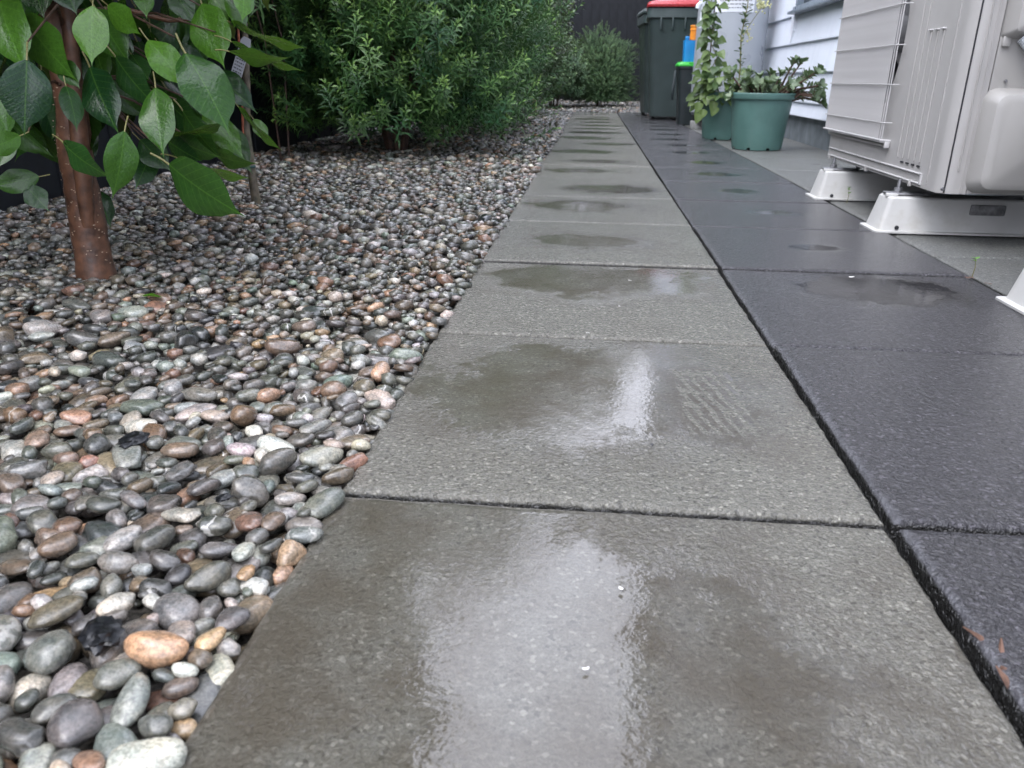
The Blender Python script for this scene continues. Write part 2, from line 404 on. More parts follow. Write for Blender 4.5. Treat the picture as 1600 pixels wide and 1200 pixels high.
GM = [paver_mesh(.492, .493, .048, s, .007) for s in range(4)]
DM = [paver_mesh(.489, .493, .048, s+9, .008) for s in range(3)]
PM = [paver_mesh(.548, .594, .048, s+19, .012) for s in range(2)]
for m_ in GM: m_.materials.append(M['grey_paver'])
for m_ in DM: m_.materials.append(M['dark_paver'])
for m_ in PM: m_.materials.append(M['pale_paver'])
#  k: hollow centre x, y, radius, y-squeeze, tilt x, tilt y
GP = {-1: (-.115, -.03, .36, .85), 0: (-.01, .05, .27, 1.4), 1: (0, .13, .24, 1.7), 2: (-.03, -.02, .17, 2.4), 3: (-.05, .04, .19, 1.8)}
pr_ = random.Random(3)
for k in range(-3, 18):
    o = link('paver', GM[k % 4], None, beds[0])
    dz = {0: 0., 1: -.001, 2: .0025, 3: .001}.get(k, pr_.uniform(-.001, .0015))
    tx, ty = (pr_.uniform(-.0035, .0035), pr_.uniform(-.003, .003))
    if k in (-1, 0, 1): tx, ty = (-.001, .001)
    o.location = (pr_.uniform(-.001, .001), .5*k+.25, dz); o.rotation_euler = (tx, ty, pr_.uniform(-.003, .003)+(math.pi if (k*7) % 3 == 1 and k > 1 else 0))
    cx_, cy_, rr, sq = GP.get(k, (pr_.uniform(-.07, .07), pr_.uniform(-.08, .08), pr_.uniform(.14, .24), pr_.uniform(1.3, 3.0)))
    o.color = (cx_+.5, cy_+.5, rr, sq)
DP = {0: (-.05, 0, .004, 1), 1: (.02, .13, .20, 1.8), 2: (0, 0, .07, 1.6)}
for k in range(-3, 18):
    o = link('paver', DM[k % 3], None, beds[1])
    if k == -3: o['label'] = 'charcoal coloured paver'
    near = max(0, 1-(k+2)/3.)
    o.location = (.4972+.0045*near+pr_.uniform(-.001, .001), .5*k+.25+.002, pr_.uniform(-.001, .001)+.0005+(-.0015 if k == 1 else 0))
    o.rotation_euler = (pr_.uniform(-.003, .003), pr_.uniform(-.002, .002), pr_.uniform(-.002, .002)+(.004 if k in (-1, -2) else 0))
    cx_, cy_, rr, sq = DP.get(k, (pr_.uniform(-.03, .03), pr_.uniform(-.03, .03), pr_.uniform(.08, .13), pr_.uniform(1.2, 2)))
    o.color = (cx_+.5, cy_+.5, rr, sq)
for k in range(-5, 15):
    o = link('paver', PM[k % 2], None, beds[2])
    o.location = (1.031, .6*k+.32, -.004+pr_.uniform(-.001, .001)); o.color = (.5, .5, .02, 1)

# ------------------------------------------------------------------ pebbles
def ico(sub):
    bm = bmesh.new(); bmesh.ops.create_icosphere(bm, subdivisions=sub, radius=1)
    v = np.array([x.co[:] for x in bm.verts]); f = [tuple(x.index for x in q.verts) for q in bm.faces]; bm.free(); return v, f
def pebble_protos(sub, n, seed, rough=.10):
    v, f = ico(sub); out = []
    for k in range(n):
        w = v.copy(); r = random.Random(seed+k); q = r.uniform(.85, 1.0) if k % 4 else r.uniform(.72, .85)
        o1 = Vector((r.uniform(0, 90), r.uniform(0, 90), r.uniform(0, 90)))
        amp = rough*(1.0 if k % 4 else 1.8)
        for i in range(len(w)):
            d = Vector(w[i]); m = 1+amp*1.6*noise.noise(d*1.1+o1)+amp*.5*noise.noise(d*2.7+o1)
            p = np.sign(w[i])*np.abs(w[i])**q
            w[i] = p*m
        sk = r.uniform(-.25, .25); w[:, 1] *= 1+sk*w[:, 0]; w[:, 2] *= 1+r.uniform(-.2, .2)*w[:, 0]
        w[:, 2] += r.uniform(-.15, .15)*w[:, 0]**2
        out.append((w, f))
    return out
PR3 = pebble_protos(3, 18, 100); PR2 = pebble_protos(2, 14, 200); PR1 = pebble_protos(1, 10, 300, .08)
PAL = [((.088, .088, .078), 24), ((.12, .118, .105), 20), ((.175, .17, .155), 15), ((.050, .051, .050), 9), ((.125, .10, .075), 13), ((.18, .14, .10), 8),
       ((.14, .09, .065), 5), ((.34, .22, .14), 4), ((.42, .40, .365), 7), ((.32, .285, .23), 6), ((.165, .19, .16), 4), ((.26, .255, .235), 9), ((.19, .115, .08), 2), ((.10, .092, .082), 8)]
pc = np.array([p[0] for p in PAL]); pw = np.array([p[1] for p in PAL], float); pw /= pw.sum()
GX0, GX1, GY0, GY1, RES = -1.62, -.240, -.42, 5.2, .004
NXg, NYg = int((GX1-GX0)/RES), int((GY1-GY0)/RES)
H = np.full((NXg, NYg), -.020)
pebs = []
def drop(nmax, y0, y1, sz, level, xmin=None):
    ix0 = 1 if xmin is None else int((xmin-GX0)/RES)
    got = 0; iy0, iy1 = int((y0-GY0)/RES), int((y1-GY0)/RES)
    for it in range(nmax):
        s_ = rng.lognormal(0, .33)*sz; s_ = min(max(s_, sz*.5), sz*1.75)
        a = s_*.5*rng.uniform(1.05, 1.5); bb = s_*.5*rng.uniform(.75, 1.0); c = s_*.5*rng.uniform(.42, .78)
        ii = rng.integers(ix0, NXg-1, 10); jj = rng.integers(iy0, iy1, 10)
        h = H[ii, jj]; k = int(np.argmin(h))
        if h[k] > level: continue
        i, j = ii[k], jj[k]; x = GX0+i*RES; y = GY0+j*RES
        th = rng.uniform(0, math.pi); ct, st = math.cos(th), math.sin(th)
        ext = math.hypot(a*ct, bb*st)
        kx = .35 if xmin is None else .1
        if x+ext*kx > GX1: x = GX1-ext*kx; i = int((x-GX0)/RES)
        n = int(a/RES)+1
        i0, i1, j0, j1 = max(0, i-n), min(NXg, i+n+1), max(0, j-n), min(NYg, j+n+1)
        X = (np.arange(i0, i1)-i)*RES; Y = (np.arange(j0, j1)-j)*RES
        XX = X[:, None]; YY = Y[None, :]
        u = (XX*ct+YY*st)/a; v = (-XX*st+YY*ct)/bb; q = u*u+v*v; m = q < 1
        if not m.any(): continue
        dome = c*np.sqrt(np.clip(1-q, 0, 1)); P = H[i0:i1, j0:j1]
        z = np.percentile((P+dome*.92)[m & (q < .85)], 88) if (m & (q < .85)).any() else P.mean()+c
        if z-c*.3 > level+.012: continue
        P[m] = np.maximum(P[m], (z+dome)[m])
        # lean with the ground it lies on
        gx = (P[-1, :].mean()-P[0, :].mean())/(2*n*RES); gy = (P[:, -1].mean()-P[:, 0].mean())/(2*n*RES)
        pebs.append((x, y, z, a, bb, c, th, rng.normal(0, .15), rng.normal(0, .13))); got += 1
drop(19000, -.42, 1.0, .0192, -.005)
drop(15500, 1.0, 2.6, .0225, -.006)
drop(9500, 2.6, 5.19, .030, -.008)
drop(3000, -.42, 1.2, .013, -.010)
pebs = np.array(pebs)
_gi = np.clip(((pebs[:, 0]-GX0)/RES).astype(int), 0, NXg-1); _gj = np.clip(((pebs[:, 1]-GY0)/RES).astype(int), 0, NYg-1)
pebs = pebs[(H[_gi, _gj]-(pebs[:, 2]+pebs[:, 5])) < .010]       # drop the ones buried out of sight
# sizes seen from the camera
vis = []
for i, p in enumerate(pebs):
    v = Vector(p[:3])-CAM; d = v.dot(fw)
    X = 800+FPX*v.dot(r2)/d; Y = 600-FPX*v.dot(u2)/d
    inf = -20 < X < 1620 and -20 < Y < 1225 and d > .1
    gi = min(max(int((p[0]-GX0)/RES), 0), NXg-1); gj = min(max(int((p[1]-GY0)/RES), 0), NYg-1)
    top = H[gi, gj]-(p[2]+p[5])           # > 0: buried by another
    vis.append((p[3]*p[4])/d**2 if inf and top < .0035 else 0)
order = np.argsort(-np.array(vis)); single = set(order[:299].tolist())
def pmat(p):
    e = Euler((p[7], p[8], p[6]), 'XYZ').to_matrix()
    return np.array(e) @ np.diag(p[3:6])
ptone = np.zeros((len(pebs), 4)); ci = rng.choice(len(pc), len(pebs), p=pw)
ptone[:, :3] = pc[ci]*rng.uniform(.75, 1.3, (len(pebs), 1))*rng.uniform(.93, 1.07, (len(pebs), 3))*.95
ptone[:, 3] = (rng.random(len(pebs)) < .07)*rng.uniform(.3, .9, len(pebs))
gravel = flat('gravel_bed', GX0, -.253, -1.6, 13.9, -.022, M['grit'])
pm3 = []
for k, (v, f) in enumerate(PR3):
    me = bpy.data.meshes.new('pebble'); me.from_pydata(v.tolist(), [], f); me.polygons.foreach_set('use_smooth', [True]*len(me.polygons)); me.materials.append(M['pebble']); pm3.append(me)
for i in sorted(single):
    p = pebs[i]; o = link('pebble', pm3[i % len(pm3)], None, gravel)
    o.rotation_mode = 'XYZ'; o.location = p[:3]; o.rotation_euler = (p[7], p[8], p[6]); o.scale = p[3:6]; o.color = ptone[i]
rest = np.array([i for i in range(len(pebs)) if i not in single])
def pile(name, sel, protos):
    if len(sel) == 0: return
    mats = np.stack([np.concatenate([pmat(pebs[i]), pebs[i][:3, None]], 1) for i in sel])
    me = scatter_mesh(name, protos, sel % len(protos), mats, ptone[sel]); link(name, me, M['pebbles'], gravel)['kind'] = 'stuff'
# one mesh for all the rest: near ones finer
allm = []; 
near = rest[pebs[rest, 1] < .25]; far = rest[pebs[rest, 1] >= .25]
pr_all = PR2+PR1
idx = np.concatenate([near % len(PR2), len(PR2)+far % len(PR1)])
sel = np.concatenate([near, far])
xf = [np.stack([np.concatenate([pmat(pebs[i]), pebs[i][:3, None]], 1) for i in sel])]
tones = [ptone[sel]]
# far gravel, beyond five metres: single layer of the same stones
PR0 = pebble_protos(1, 4, 400, .08)
def strew(n, x0, x1, y0, y1, s0):
    global idx
    xs = rng.uniform(x0, x1, n); ys = rng.uniform(y0, y1, n); s = s0*rng.lognormal(0, .3, n)
    mm = []
    for k in range(n):
        a, b_, c = s[k]*.5*rng.uniform(1.1, 1.5), s[k]*.5, s[k]*.5*rng.uniform(.5, .8)
        e = np.array(Euler((rng.normal(0, .3), rng.normal(0, .3), rng.uniform(0, 3.1))).to_matrix()) @ np.diag((a, b_, c))
        mm.append(np.concatenate([e, np.array([[xs[k]], [ys[k]], [-.02+rng.uniform(0, .012)]])], 1))
    xf.append(np.stack(mm)); idx = np.concatenate([idx, len(pr_all)+rng.integers(0, 4, n)])
    t = np.zeros((n, 4)); t[:, :3] = pc[rng.choice(len(pc), n, p=pw)]*rng.uniform(.6, 1.1, (n, 1))*.8; tones.append(t)
strew(6500, GX0, GX1-.02, 5.18, 9.0, .042); strew(4200, GX0, 1.3, 9.04, 13.9, .05)
# small chips that have fallen to the edge of the path
me = scatter_mesh('pebble_cover', pr_all+PR0, idx, np.concatenate(xf), np.concatenate(tones))
link('pebble_cover', me, M['pebbles'], gravel)['kind'] = 'stuff'

# ------------------------------------------------------------------ fences
FH = 1.85
def fence(name, loc, n, pitch, horiz, label):
    root = empty(name, loc, label=label, cat='fence')
    me = MB().box((0, 0, FH/2-.03), (.022, pitch+.004, FH), bevel=.003, seg=1).mesh('board', ang=30); me.materials.append(M['fence'])
    for i in range(n):
        o = link('board', me, None, root); o.location = (i*pitch, (i % 2)*.009, 0) if horiz else ((i % 2)*-.009, i*pitch, 0)
        if horiz: o.rotation_euler = (0, 0, math.pi/2)
    L = n*pitch
    for z in (.25, 1.6):
        (MB().box((L/2-pitch/2, .035, z), (L, .045, .08)) if horiz else MB().box((-.035, L/2-pitch/2, z), (.045, L, .08))).obj('rail', M['fence'], root)
    c = (MB().box((L/2-pitch/2, 0, FH+.0), (L, .09, .03), bevel=.004) if horiz else MB().box((0, L/2-pitch/2, FH), (.09, L, .03), bevel=.004)).obj('capping', M['fence'], root)
    return root
fence('garden_fence', (-1.66, -2.4, 0), 109, .15, False, 'long near-black board fence behind the shrubs along the gravel bed')
fence('garden_fence', (-1.7, 14.05, 0), 26, .15, True, 'dark navy fence closing off the far end of the path')

# ------------------------------------------------------------------ house
house = empty('house', (1.33, 4, 0), label='pale blue weatherboard house with low concrete foundation on the right', cat='house')
def hpart(mb, name, mat, **k):
    o = mb.obj(name, mat, house, **k); o.location = (-1.33, -4, 0); return o
WX = 1.33
hpart(MB().box((WX+.12, 2.45, .055), (.2, 10.9, .21)), 'foundation', M['foundation'])
hpart(MB().box((WX+.12, 2.45, 1.42), (.19, 10.88, 2.5)), 'wall', M['trim'])
def wboard(y0, y1, z0, h, x=WX, thick=.026):
    b = MB(); sec = [(x-thick, z0), (x-thick-.002, z0+.004), (x-.007, z0+h+.018), (x+.02, z0+h+.018), (x+.02, z0)]
    b.loft([[(sx, y0, sz) for sx, sz in sec], [(sx, y1, sz) for sx, sz in sec]]); return b
zs = [.147, .232]+[.232+.18*i for i in range(1, 14)]
for i, z in enumerate(zs):
    h = (zs[i+1]-z) if i+1 < len(zs) else .18
    if .76 < z < 2.0:
        segs = [(5.405, 7.88), (-3, 3.8)]
    else: segs = [(-3, 1.4), (1.403, 7.88)]
    for (a, c) in segs: hpart(wboard(a, c, z, h), 'weatherboard', M['board'], ang=20)
# facing board beside the window, with its bottom cut at an angle
b = MB(); pr2 = [(5.36, .77), (5.36, 2.1), (5.44, 2.1), (5.44, .66), (5.40, .60), (5.36, .68)]
b.loft([[(WX-.036, y, z) for y, z in pr2], [(WX-.005, y, z) for y, z in pr2]]); hpart(b, 'facing_board', M['trim'], ang=20)
win = hpart(MB().box((WX-.02, 4.58, .80), (.07, 1.56, .045), bevel=.004).box((WX-.01, 4.58, 2.06), (.06, 1.56, .05)).box((WX-.01, 3.83, 1.43), (.06, .05, 1.2)).box((WX-.01, 5.33, 1.43), (.06, .05, 1.2)), 'window', M['frame'])
o = MB().box((WX-.035, 4.58, .785), (.1, 1.58, .018), bevel=.003).obj('sill', M['frame'], win)
o = MB().box((WX+.003, 4.58, 1.43), (.008, 1.44, 1.2)).obj('pane', M['glass'], win)
hpart(MB().box((1.13, 2.45, 2.72), (.34, 10.86, .02)), 'soffit', M['trim']); hpart(MB().box((.95, 2.45, 2.78), (.03, 10.9, .16), bevel=.004), 'fascia', M['trim'])
hpart(MB().tube([(.89, -3, 2.79), (.89, 7.9, 2.79)], .055, 10), 'gutter', M['frame'])
b = MB(); b.loft([[(.94, y, 2.87), (2.6, y, 3.4), (2.6, y, 3.46), (.94, y, 2.92)] for y in (-3.05, 7.88)]); hpart(b, 'roof', M['roof'])
# two storey wing behind the cylinder
hpart(MB().box((2.13, 10.4, 5.2), (2.04, 5.0, 10.1)), 'wall', M['wing'], label='taller two storey part of the house behind the cylinder')
for i in range(55):
    z = .147+.18*i
    hpart(wboard(7.9, 12.9, z, .18, 1.10), 'weatherboard', M['board'] if z < 4.5 else M['wing'], ang=20)
    b = MB(); sec = [(7.9-.026, z), (7.9-.028, z+.004), (7.9-.007, z+.198), (7.9, z+.198), (7.9, z)]
    b.loft([[(1.10, sy, sz) for sy, sz in sec], [(3.1, sy, sz) for sy, sz in sec]]); hpart(b, 'weatherboard', M['board'] if z < 4.5 else M['wing'], ang=20)
hpart(MB().box((2.13, 10.4, 10.35), (2.5, 5.5, .16)), 'roof', M['roof'])
hpart(MB().box((1.078, 7.878, 5.2), (.05, .05, 10.05)), 'corner_trim', M['trim'])

# ------------------------------------------------------------------ hot water cylinder
cyl = empty('hot_water_cylinder', (1.0, 6.1, 0), label='pale grey outdoor hot water cylinder with white label behind the pot plants', cat='water heater')
MB().lathe([(0, .10), (.24, .10), (.26, .125), (.262, .3), (.262, 1.72), (.25, 1.76), (0, 1.79)], n=64).obj('body', M['cyl'], cyl)
MB().lathe([(0, .05), (.235, .05), (.235, .1), (0, .1)], n=40).obj('base', M['rubber'], cyl)
for sx, sy in ((-.2, -.02), (.0, -.2), (.2, 0), (0, .2)):
    MB().box((sx, sy, .025), (.09, .12, .062), bevel=.008).obj('support_block', M['block'], cyl)
# label wrapped on the shell
b = MB(); lab = []
for k in range(13):
    a = R(232+k*5.2); lab.append((.2645*math.cos(a), .2645*math.sin(a)))
b.loft([[(x, y, z) for x, y in lab] for z in (.825, 1.10)], cap=False, closed=False); lo = b.obj('label', M['label'], cyl)
b = MB()
for r_ in range(10):
    a0 = 238+random.uniform(0, 4); 
    while a0 < 288:
        w_ = random.uniform(1.5, 7)
        for q in range(1):
            A, B = R(a0), R(a0+w_); z = .85+r_*.024
            b.quad(*[(.2665*math.cos(t), .2665*math.sin(t), zz) for t, zz in ((A, z), (B, z), (B, z+.006), (A, z+.006))])
        a0 += w_+1.2
b.obj('print', M['print'], lo)
MB().tube([(-.25, -.17, 1.3), (-.25, -.17, .86), (-.25, -.17, .72)], .017, 12).obj('pipe', M['pipe'], cyl)
MB().tube([(-.25, -.17, .885), (-.27, -.17, .885), (-.282, -.17, .872), (-.285, -.17, .852)], [.018, .02, .021, .021], 12).obj('elbow', M['pipe'], cyl)
MB().box((-.235, -.16, .99), (.07, .03, .05), bevel=.006).box((-.235, -.165, .77), (.06, .05, .02), bevel=.005).obj('bracket', M['pipe'], cyl)

# ------------------------------------------------------------------ wheelie bins
def rr(cx_, cy_, w, d, r, z, n=5):
    out = []
    for (sx, sy, a0) in ((1, -1, -90), (1, 1, 0), (-1, 1, 90), (-1, -1, 180)):
        for k in range(n+1):
            a = R(a0+90*k/n); out.append((cx_+sx*(w/2-r)+r*math.cos(a), cy_+sy*(d/2-r)+r*math.sin(a), z))
    return out
def wheelie(loc, rz, s, lidmat, label, group=None):
    root = empty('wheelie_bin', loc, rz, label=label, cat='bin', group=group)
    H_ = .955
    MB().loft([rr(0, .03, .40, .46, .05, .03), rr(0, .03, .41, .47, .055, .06), rr(0, 0, .53, .62, .055, .86), rr(0, 0, .54, .63, .05, .875)]).obj('body', M['bin'], root)
    MB().loft([rr(0, 0, .55, .64, .05, .868), rr(0, 0, .575, .665, .05, .88), rr(0, 0, .575, .665, .05, .955), rr(0, 0, .55, .64, .05, .962)]).obj('rim', M['bin'], root)
    for x in (-.16, -.055, .055, .16):
        MB().box((x, -.318, .83), (.014, .05, .1), bevel=.004).obj('rib', M['bin'], root)
    MB().loft([rr(0, -.005, .585, .69, .05, .966), rr(0, -.005, .59, .70, .05, .985), rr(0, 0, .56, .66, .06, 1.01), rr(0, 0, .40, .5, .06, 1.035)]).obj('lid', lidmat, root)
    MB().tube([(-.22, .40, .93), (.22, .40, .93)], .016, 10).box((-.2, .37, .92), (.03, .1, .05)).box((.2, .37, .92), (.03, .1, .05)).obj('handle', M['bin'], root)
    for sx in (-1, 1):
        b = MB(); m = Matrix.Translation((sx*.16, .30, .1)) @ Matrix.Rotation(math.pi/2, 4, 'Y')
        bmesh.ops.create_cone(b.bm, cap_ends=True, segments=28, radius1=.1, radius2=.1, depth=.045, matrix=m); bmesh.ops.bevel(b.bm, geom=[e for e in b.bm.edges if len(e.link_faces) == 2 and any(len(f.verts) > 8 for f in e.link_faces)], offset=.01, segments=2, affect='EDGES')
        b.obj('wheel', M['rubber'], root)
    MB().tube([(-.16, .30, .1), (.16, .30, .1)], .012, 8).obj('axle', M['steel'], root)
    return root
wheelie((.725, 7.58, 0), R(-3), 1, M['red'], 'green-grey wheelie bin with a red lid in front of the other bin')
w2 = wheelie((.70, 8.36, 0), R(3), 1, M['bin'], 'darker wheelie bin half hidden behind the red-lidded bin')

# food scraps bin and what stands on it
root = empty('food_scraps_bin', (.79, 6.62, 0), 0, label='small black kitchen scraps bin with bright green lid', cat='bin')
MB().loft([rr(0, 0, .175, .20, .02, 0), rr(0, 0, .245, .27, .025, .44)]).obj('body', M['bin2'], root)
MB().loft([rr(0, 0, .25, .275, .025, .44), rr(0, 0, .262, .288, .025, .446), rr(0, 0, .262, .288, .025, .462), rr(0, 0, .25, .27, .025, .464)]).obj('rim', M['bin2'], root)
MB().loft([rr(.0, 0, .27, .296, .025, .4645), rr(.0, 0, .27, .296, .03, .476), rr(.0, 0, .235, .25, .04, .497)]).box((0, -.13, .487), (.10, .03, .02), bevel=.006).obj('lid', M['lime'], root)
MB().tube([(-.136, -.02, .43), (-.155, -.10, .32), (-.165, -.13, .24), (-.160, -.12, .20)], .009, 8).tube([(-.136, .03, .43), (-.15, -.06, .30), (-.160, -.12, .20)], .008, 8).obj('handle', M['bin2'], root)
root = empty('blue_tub', (.768, 6.60, .498), 0, label='bright blue plastic tub on the green-lidded scraps bin', cat='tub')
MB().loft([rr(0, 0, .125, .11, .012, 0), rr(0, 0, .14, .12, .012, .165), rr(0, 0, .132, .112, .01, .165), rr(0, 0, .118, .10, .01, .012)]).obj('body', M['blue'], root)
MB().box((-.045, -.03, .18), (.035, .03, .03), bevel=.006).box((.045, .02, .175), (.03, .03, .03), bevel=.005).tube([(-.06, 0, .16), (-.055, 0, .19), (-.03, 0, .185)], .006, 8).obj('clip', M['blue'], root)
root = empty('orange_cup', (.772, 6.60, .513), R(4), label='orange plastic cup standing upright in the blue tub', cat='cup')
root.rotation_euler = (0, R(4), 0)
MB().lathe([(0, 0), (.034, 0), (.042, .22), (.046, .225), (.046, .235), (.043, .237), (.044, .25), (.048, .252), (.048, .262), (.042, .264), (.036, .02), (0, .02)], n=28).obj('body', M['orange'], root)

# ------------------------------------------------------------------ pots
def pot(loc, s, label):
    root = empty('plant_pot', loc, random.uniform(0, 6), label=label, cat='plant pot', group='green plastic pots by the house')
    b = MB(); n = 48; prof = [(.135, 0), (.137, .012), (.139, .022), (.150, .14), (.165, .262), (.168, .264), (.178, .266), (.181, .272), (.181, .294), (.178, .298), (.168, .298), (.162, .27), (.155, .24)]
    b.lathe(prof, n=n)
    # drainage notches in the foot
    fs = [f for f in b.bm.faces if f.calc_center_median().z < .013 and int((math.atan2(f.calc_center_median().y, f.calc_center_median().x)+math.pi)/(2*math.pi)*n) % 6 == 0]
    bmesh.ops.delete(b.bm, geom=fs, context='FACES'); b.obj('body', M['pot'], root)
    MB().lathe([(0, .024), (.135, .024)], n=24).obj('bottom', M['rubber'], root)
    MB().lathe([(0, .252), (.06, .25), (.163, .244)], n=32).obj('soil', M['potting'], root)
    root.scale = (s, s, s); return root
pot((.906, 4.14, 0), 1.0, 'front green plastic pot holding the succulent'); pot((.835, 4.93, 0), .97, 'back green plastic pot holding the climbing vine')

# generic leaf protos (y = length 1, z = up)
def blade(nl=6, nw=4, width=.4, tip=1.0, fold=.12, curl=.12, wav=0., seed=0, acum=0., base=.9):
    v = []; f = []; r = random.Random(seed); ph = r.uniform(0, 6)
    for i in range(nl+1):
        t = i/nl
        w = math.sin(math.pi*min(1, t**base))**.75 if 0 < t < 1 else 0
        w *= (1-.25*t)
        if acum and t > .78: w = min(w, w*(1-(t-.78)/.22*.55))
        for j in range(nw+1):
            u = (j/nw-.5)*2
            x = u*w*width/2; z = abs(u)*fold*w*width-curl*t*t+wav*math.sin(t*9+ph+(0 if u > 0 else 1.7))*abs(u)**2*w
            v.append((x, t-curl*.15*t, z))
    for i in range(nl):
        for j in range(nw): a = i*(nw+1)+j; f.append((a, a+1, a+nw+2, a+nw+1))
    return np.array(v), f
def foliage(name, mat, parent, protos, items, ptone=None, kind=None, smooth=True):
    """items: list of (proto, 3x4, tone)"""
    idx = [i[0] for i in items]; mats = np.stack([i[1] for i in items]); t = np.zeros((len(items), 4)); t[:, 0] = [i[2] for i in items]; t[:, 3] = 1
    me = scatter_mesh(name, protos, idx, mats, t, ptone, smooth); o = link(name, me, mat, parent)
    if kind: o['kind'] = kind
    return o

# succulent (jade plant) in the front pot
rs = random.Random(11)
plant = empty('succulent_plant', (.906, 4.14, .25), label='bushy jade-like succulent spilling over the front green pot', cat='plant')
ob = blade(5, 4, .68, fold=.2, curl=-.1, base=1.45)
items = []; stems = MB()
for k in range(64):
    a = rs.uniform(0, 6.28); rad = rs.uniform(.02, .15); lean = rs.uniform(.1, 1.2)
    p0 = Vector((rad*math.cos(a)*.6, rad*math.sin(a)*.6, 0)); L = rs.uniform(.05, .17)
    if k < 20: a = rs.uniform(-.9, .6); lean = rs.uniform(.75, 1.45); L = rs.uniform(.13, .27); p0 = Vector((.08, .0, 0)) + Vector((rs.uniform(-.03, .03), rs.uniform(-.1, .1), 0))
    if k < 3: a = rs.uniform(-.3, .1); lean = rs.uniform(.3, .6); L = rs.uniform(.2, .25)
    d = Vector((math.cos(a)*math.sin(lean), math.sin(a)*math.sin(lean), math.cos(lean)))
    p1 = p0+d*L*.5+Vector((0, 0, .012)); p2 = p0+d*L+Vector((0, 0, -.03 if lean > 1. else .0))
    stems.tube([p0, p1, p2], [.007, .0055, .004], 5)
    o1 = d.orthogonal().normalized(); o2 = d.cross(o1); t0 = rs.random()*.5
    for q in range(rs.randrange(9, 15)):
        ros = q < 8
        c = p2-d*rs.uniform(0, .014) if ros else p1.lerp(p2, rs.uniform(0, .9))
        aa = q*2.4+rs.uniform(-.3, .3); e_ = rs.uniform(.25, 1.1)
        dd = (o1*math.cos(aa)+o2*math.sin(aa))+d*e_
        items.append((0, T34(frame_from(dd, d+Vector((0, 0, .2)), rs.uniform(-.25, .25)), rs.uniform(.034, .052)*(1 if ros else .85), c), min(1, t0+rs.random()*.5)))
stems.obj('stem', M['twig'], plant); foliage('foliage', M['jade'], plant, [ob], items, kind='stuff')

# climbing vine on a stake in the back pot
plant = empty('climbing_plant', (.80, 4.86, .24), label='leafy green vine climbing a thin stake in the back green pot', cat='plant')
rv = random.Random(5)
MB().tube([(-.105, 0, 0), (-.108, 0, 1.3)], .004, 6).obj('stake', M['twig'], plant)
lobed = blade(6, 4, .85, fold=.12, curl=.2, wav=.06, base=.6)
items = []; st = MB()
pts = [(-.105+.03*math.sin(t*7)-.02*math.cos(t*3), .025*math.cos(t*7), t*.085) for t in range(15)]
st.tube(pts, .003, 5)
for k in range(190):
    z = rv.uniform(.0, 1.15); a = rv.uniform(2.0, 6.8); rad = abs(rv.gauss(0, .03))+.006
    c = Vector((-.105+.02*math.sin(z*9)+rad*math.cos(a)*.9, rad*math.sin(a), z))
    d = Vector((math.cos(a), math.sin(a), rv.uniform(-1.2, .0)))
    items.append((0, T34(frame_from(d, (math.cos(a)*.6, -1, .8), rv.uniform(-.4, .4)), rv.uniform(.05, .085), c), rv.random()))
for k in range(130):
    a = rv.uniform(2.6, 6.0); rad = rv.uniform(.04, .2); c = Vector((rad*math.cos(a)*.95, rad*math.sin(a)*.8, rv.uniform(.0, .2)-max(0, rad-.16)*2.2))
    d = Vector((math.cos(a), math.sin(a)-.3, rv.uniform(-1.3, .3)))
    items.append((0, T34(frame_from(d, (0, -1, 1), rv.uniform(-.5, .5)), rv.uniform(.045, .075), c), rv.random()))
for x, z in ((-.16, -.01), (-.13, -.05), (-.155, -.075), (-.07, .0), (-.06, -.03)):
    items.append((0, T34(frame_from((-.3, -.2, -1), (0, -1, .3)), .07, (x, -.15, z)), 1.))
st.obj('stem', M['petiole'], plant); foliage('foliage', M['vine'], plant, [lobed], items, kind='stuff')
# tall stem between the pots
plant = empty('tall_flowering_plant', (.79, 4.24, .24), label='tall wispy stem with small leaves and cream flower heads rising between the pots', cat='plant')
rt_ = random.Random(9); b = MB(); items = []; fl = MB()
P = [(0, 0, 0), (-.005, 0, .2), (-.02, -.01, .35), (.0, 0, .5), (-.015, 0, .75), (-.04, 0, .9)]
b.tube(P, [.004, .004, .0035, .003, .0025, .002], 6).tube([(-.018, -.01, .33), (.03, 0, .42), (.075, 0, .49)], .002, 5)
for q in range(5): a = rt_.uniform(0, 6.28); b.tube([(-.01, 0, .52+q*.05), (.03*math.cos(a), .02*math.sin(a), .60+q*.05), (.05*math.cos(a), .03*math.sin(a), .68+q*.05)], .0013, 4)
for k in range(90):
    t = rt_.random()**.8*.8; i = min(4, int(t*5)); c = Vector(P[i]).lerp(Vector(P[i+1]), t*5-i); a = rt_.uniform(0, 6.28)
    items.append((0, T34(frame_from((math.cos(a), math.sin(a), rt_.uniform(-.2, .8)), (0, 0, 1)), rt_.uniform(.026, .042), c), rt_.random()*.7))
for k in range(60):
    a = rt_.uniform(0, 6.28); c = Vector((.075+rt_.gauss(0, .018), rt_.gauss(0, .015), .50+rt_.gauss(0, .018))) if k < 42 else Vector((.02+rt_.gauss(0, .02), rt_.gauss(0, .015), .36+rt_.gauss(0, .03)))
    bmesh.ops.create_icosphere(fl.bm, subdivisions=1, radius=rt_.uniform(.004, .0085), matrix=Matrix.Translation(c))
b.obj('stem', M['petiole'], plant); foliage('foliage', M['jade'], plant, [ob], items, kind='stuff'); fl.obj('flower_head', M['flower'], plant, kind='stuff')

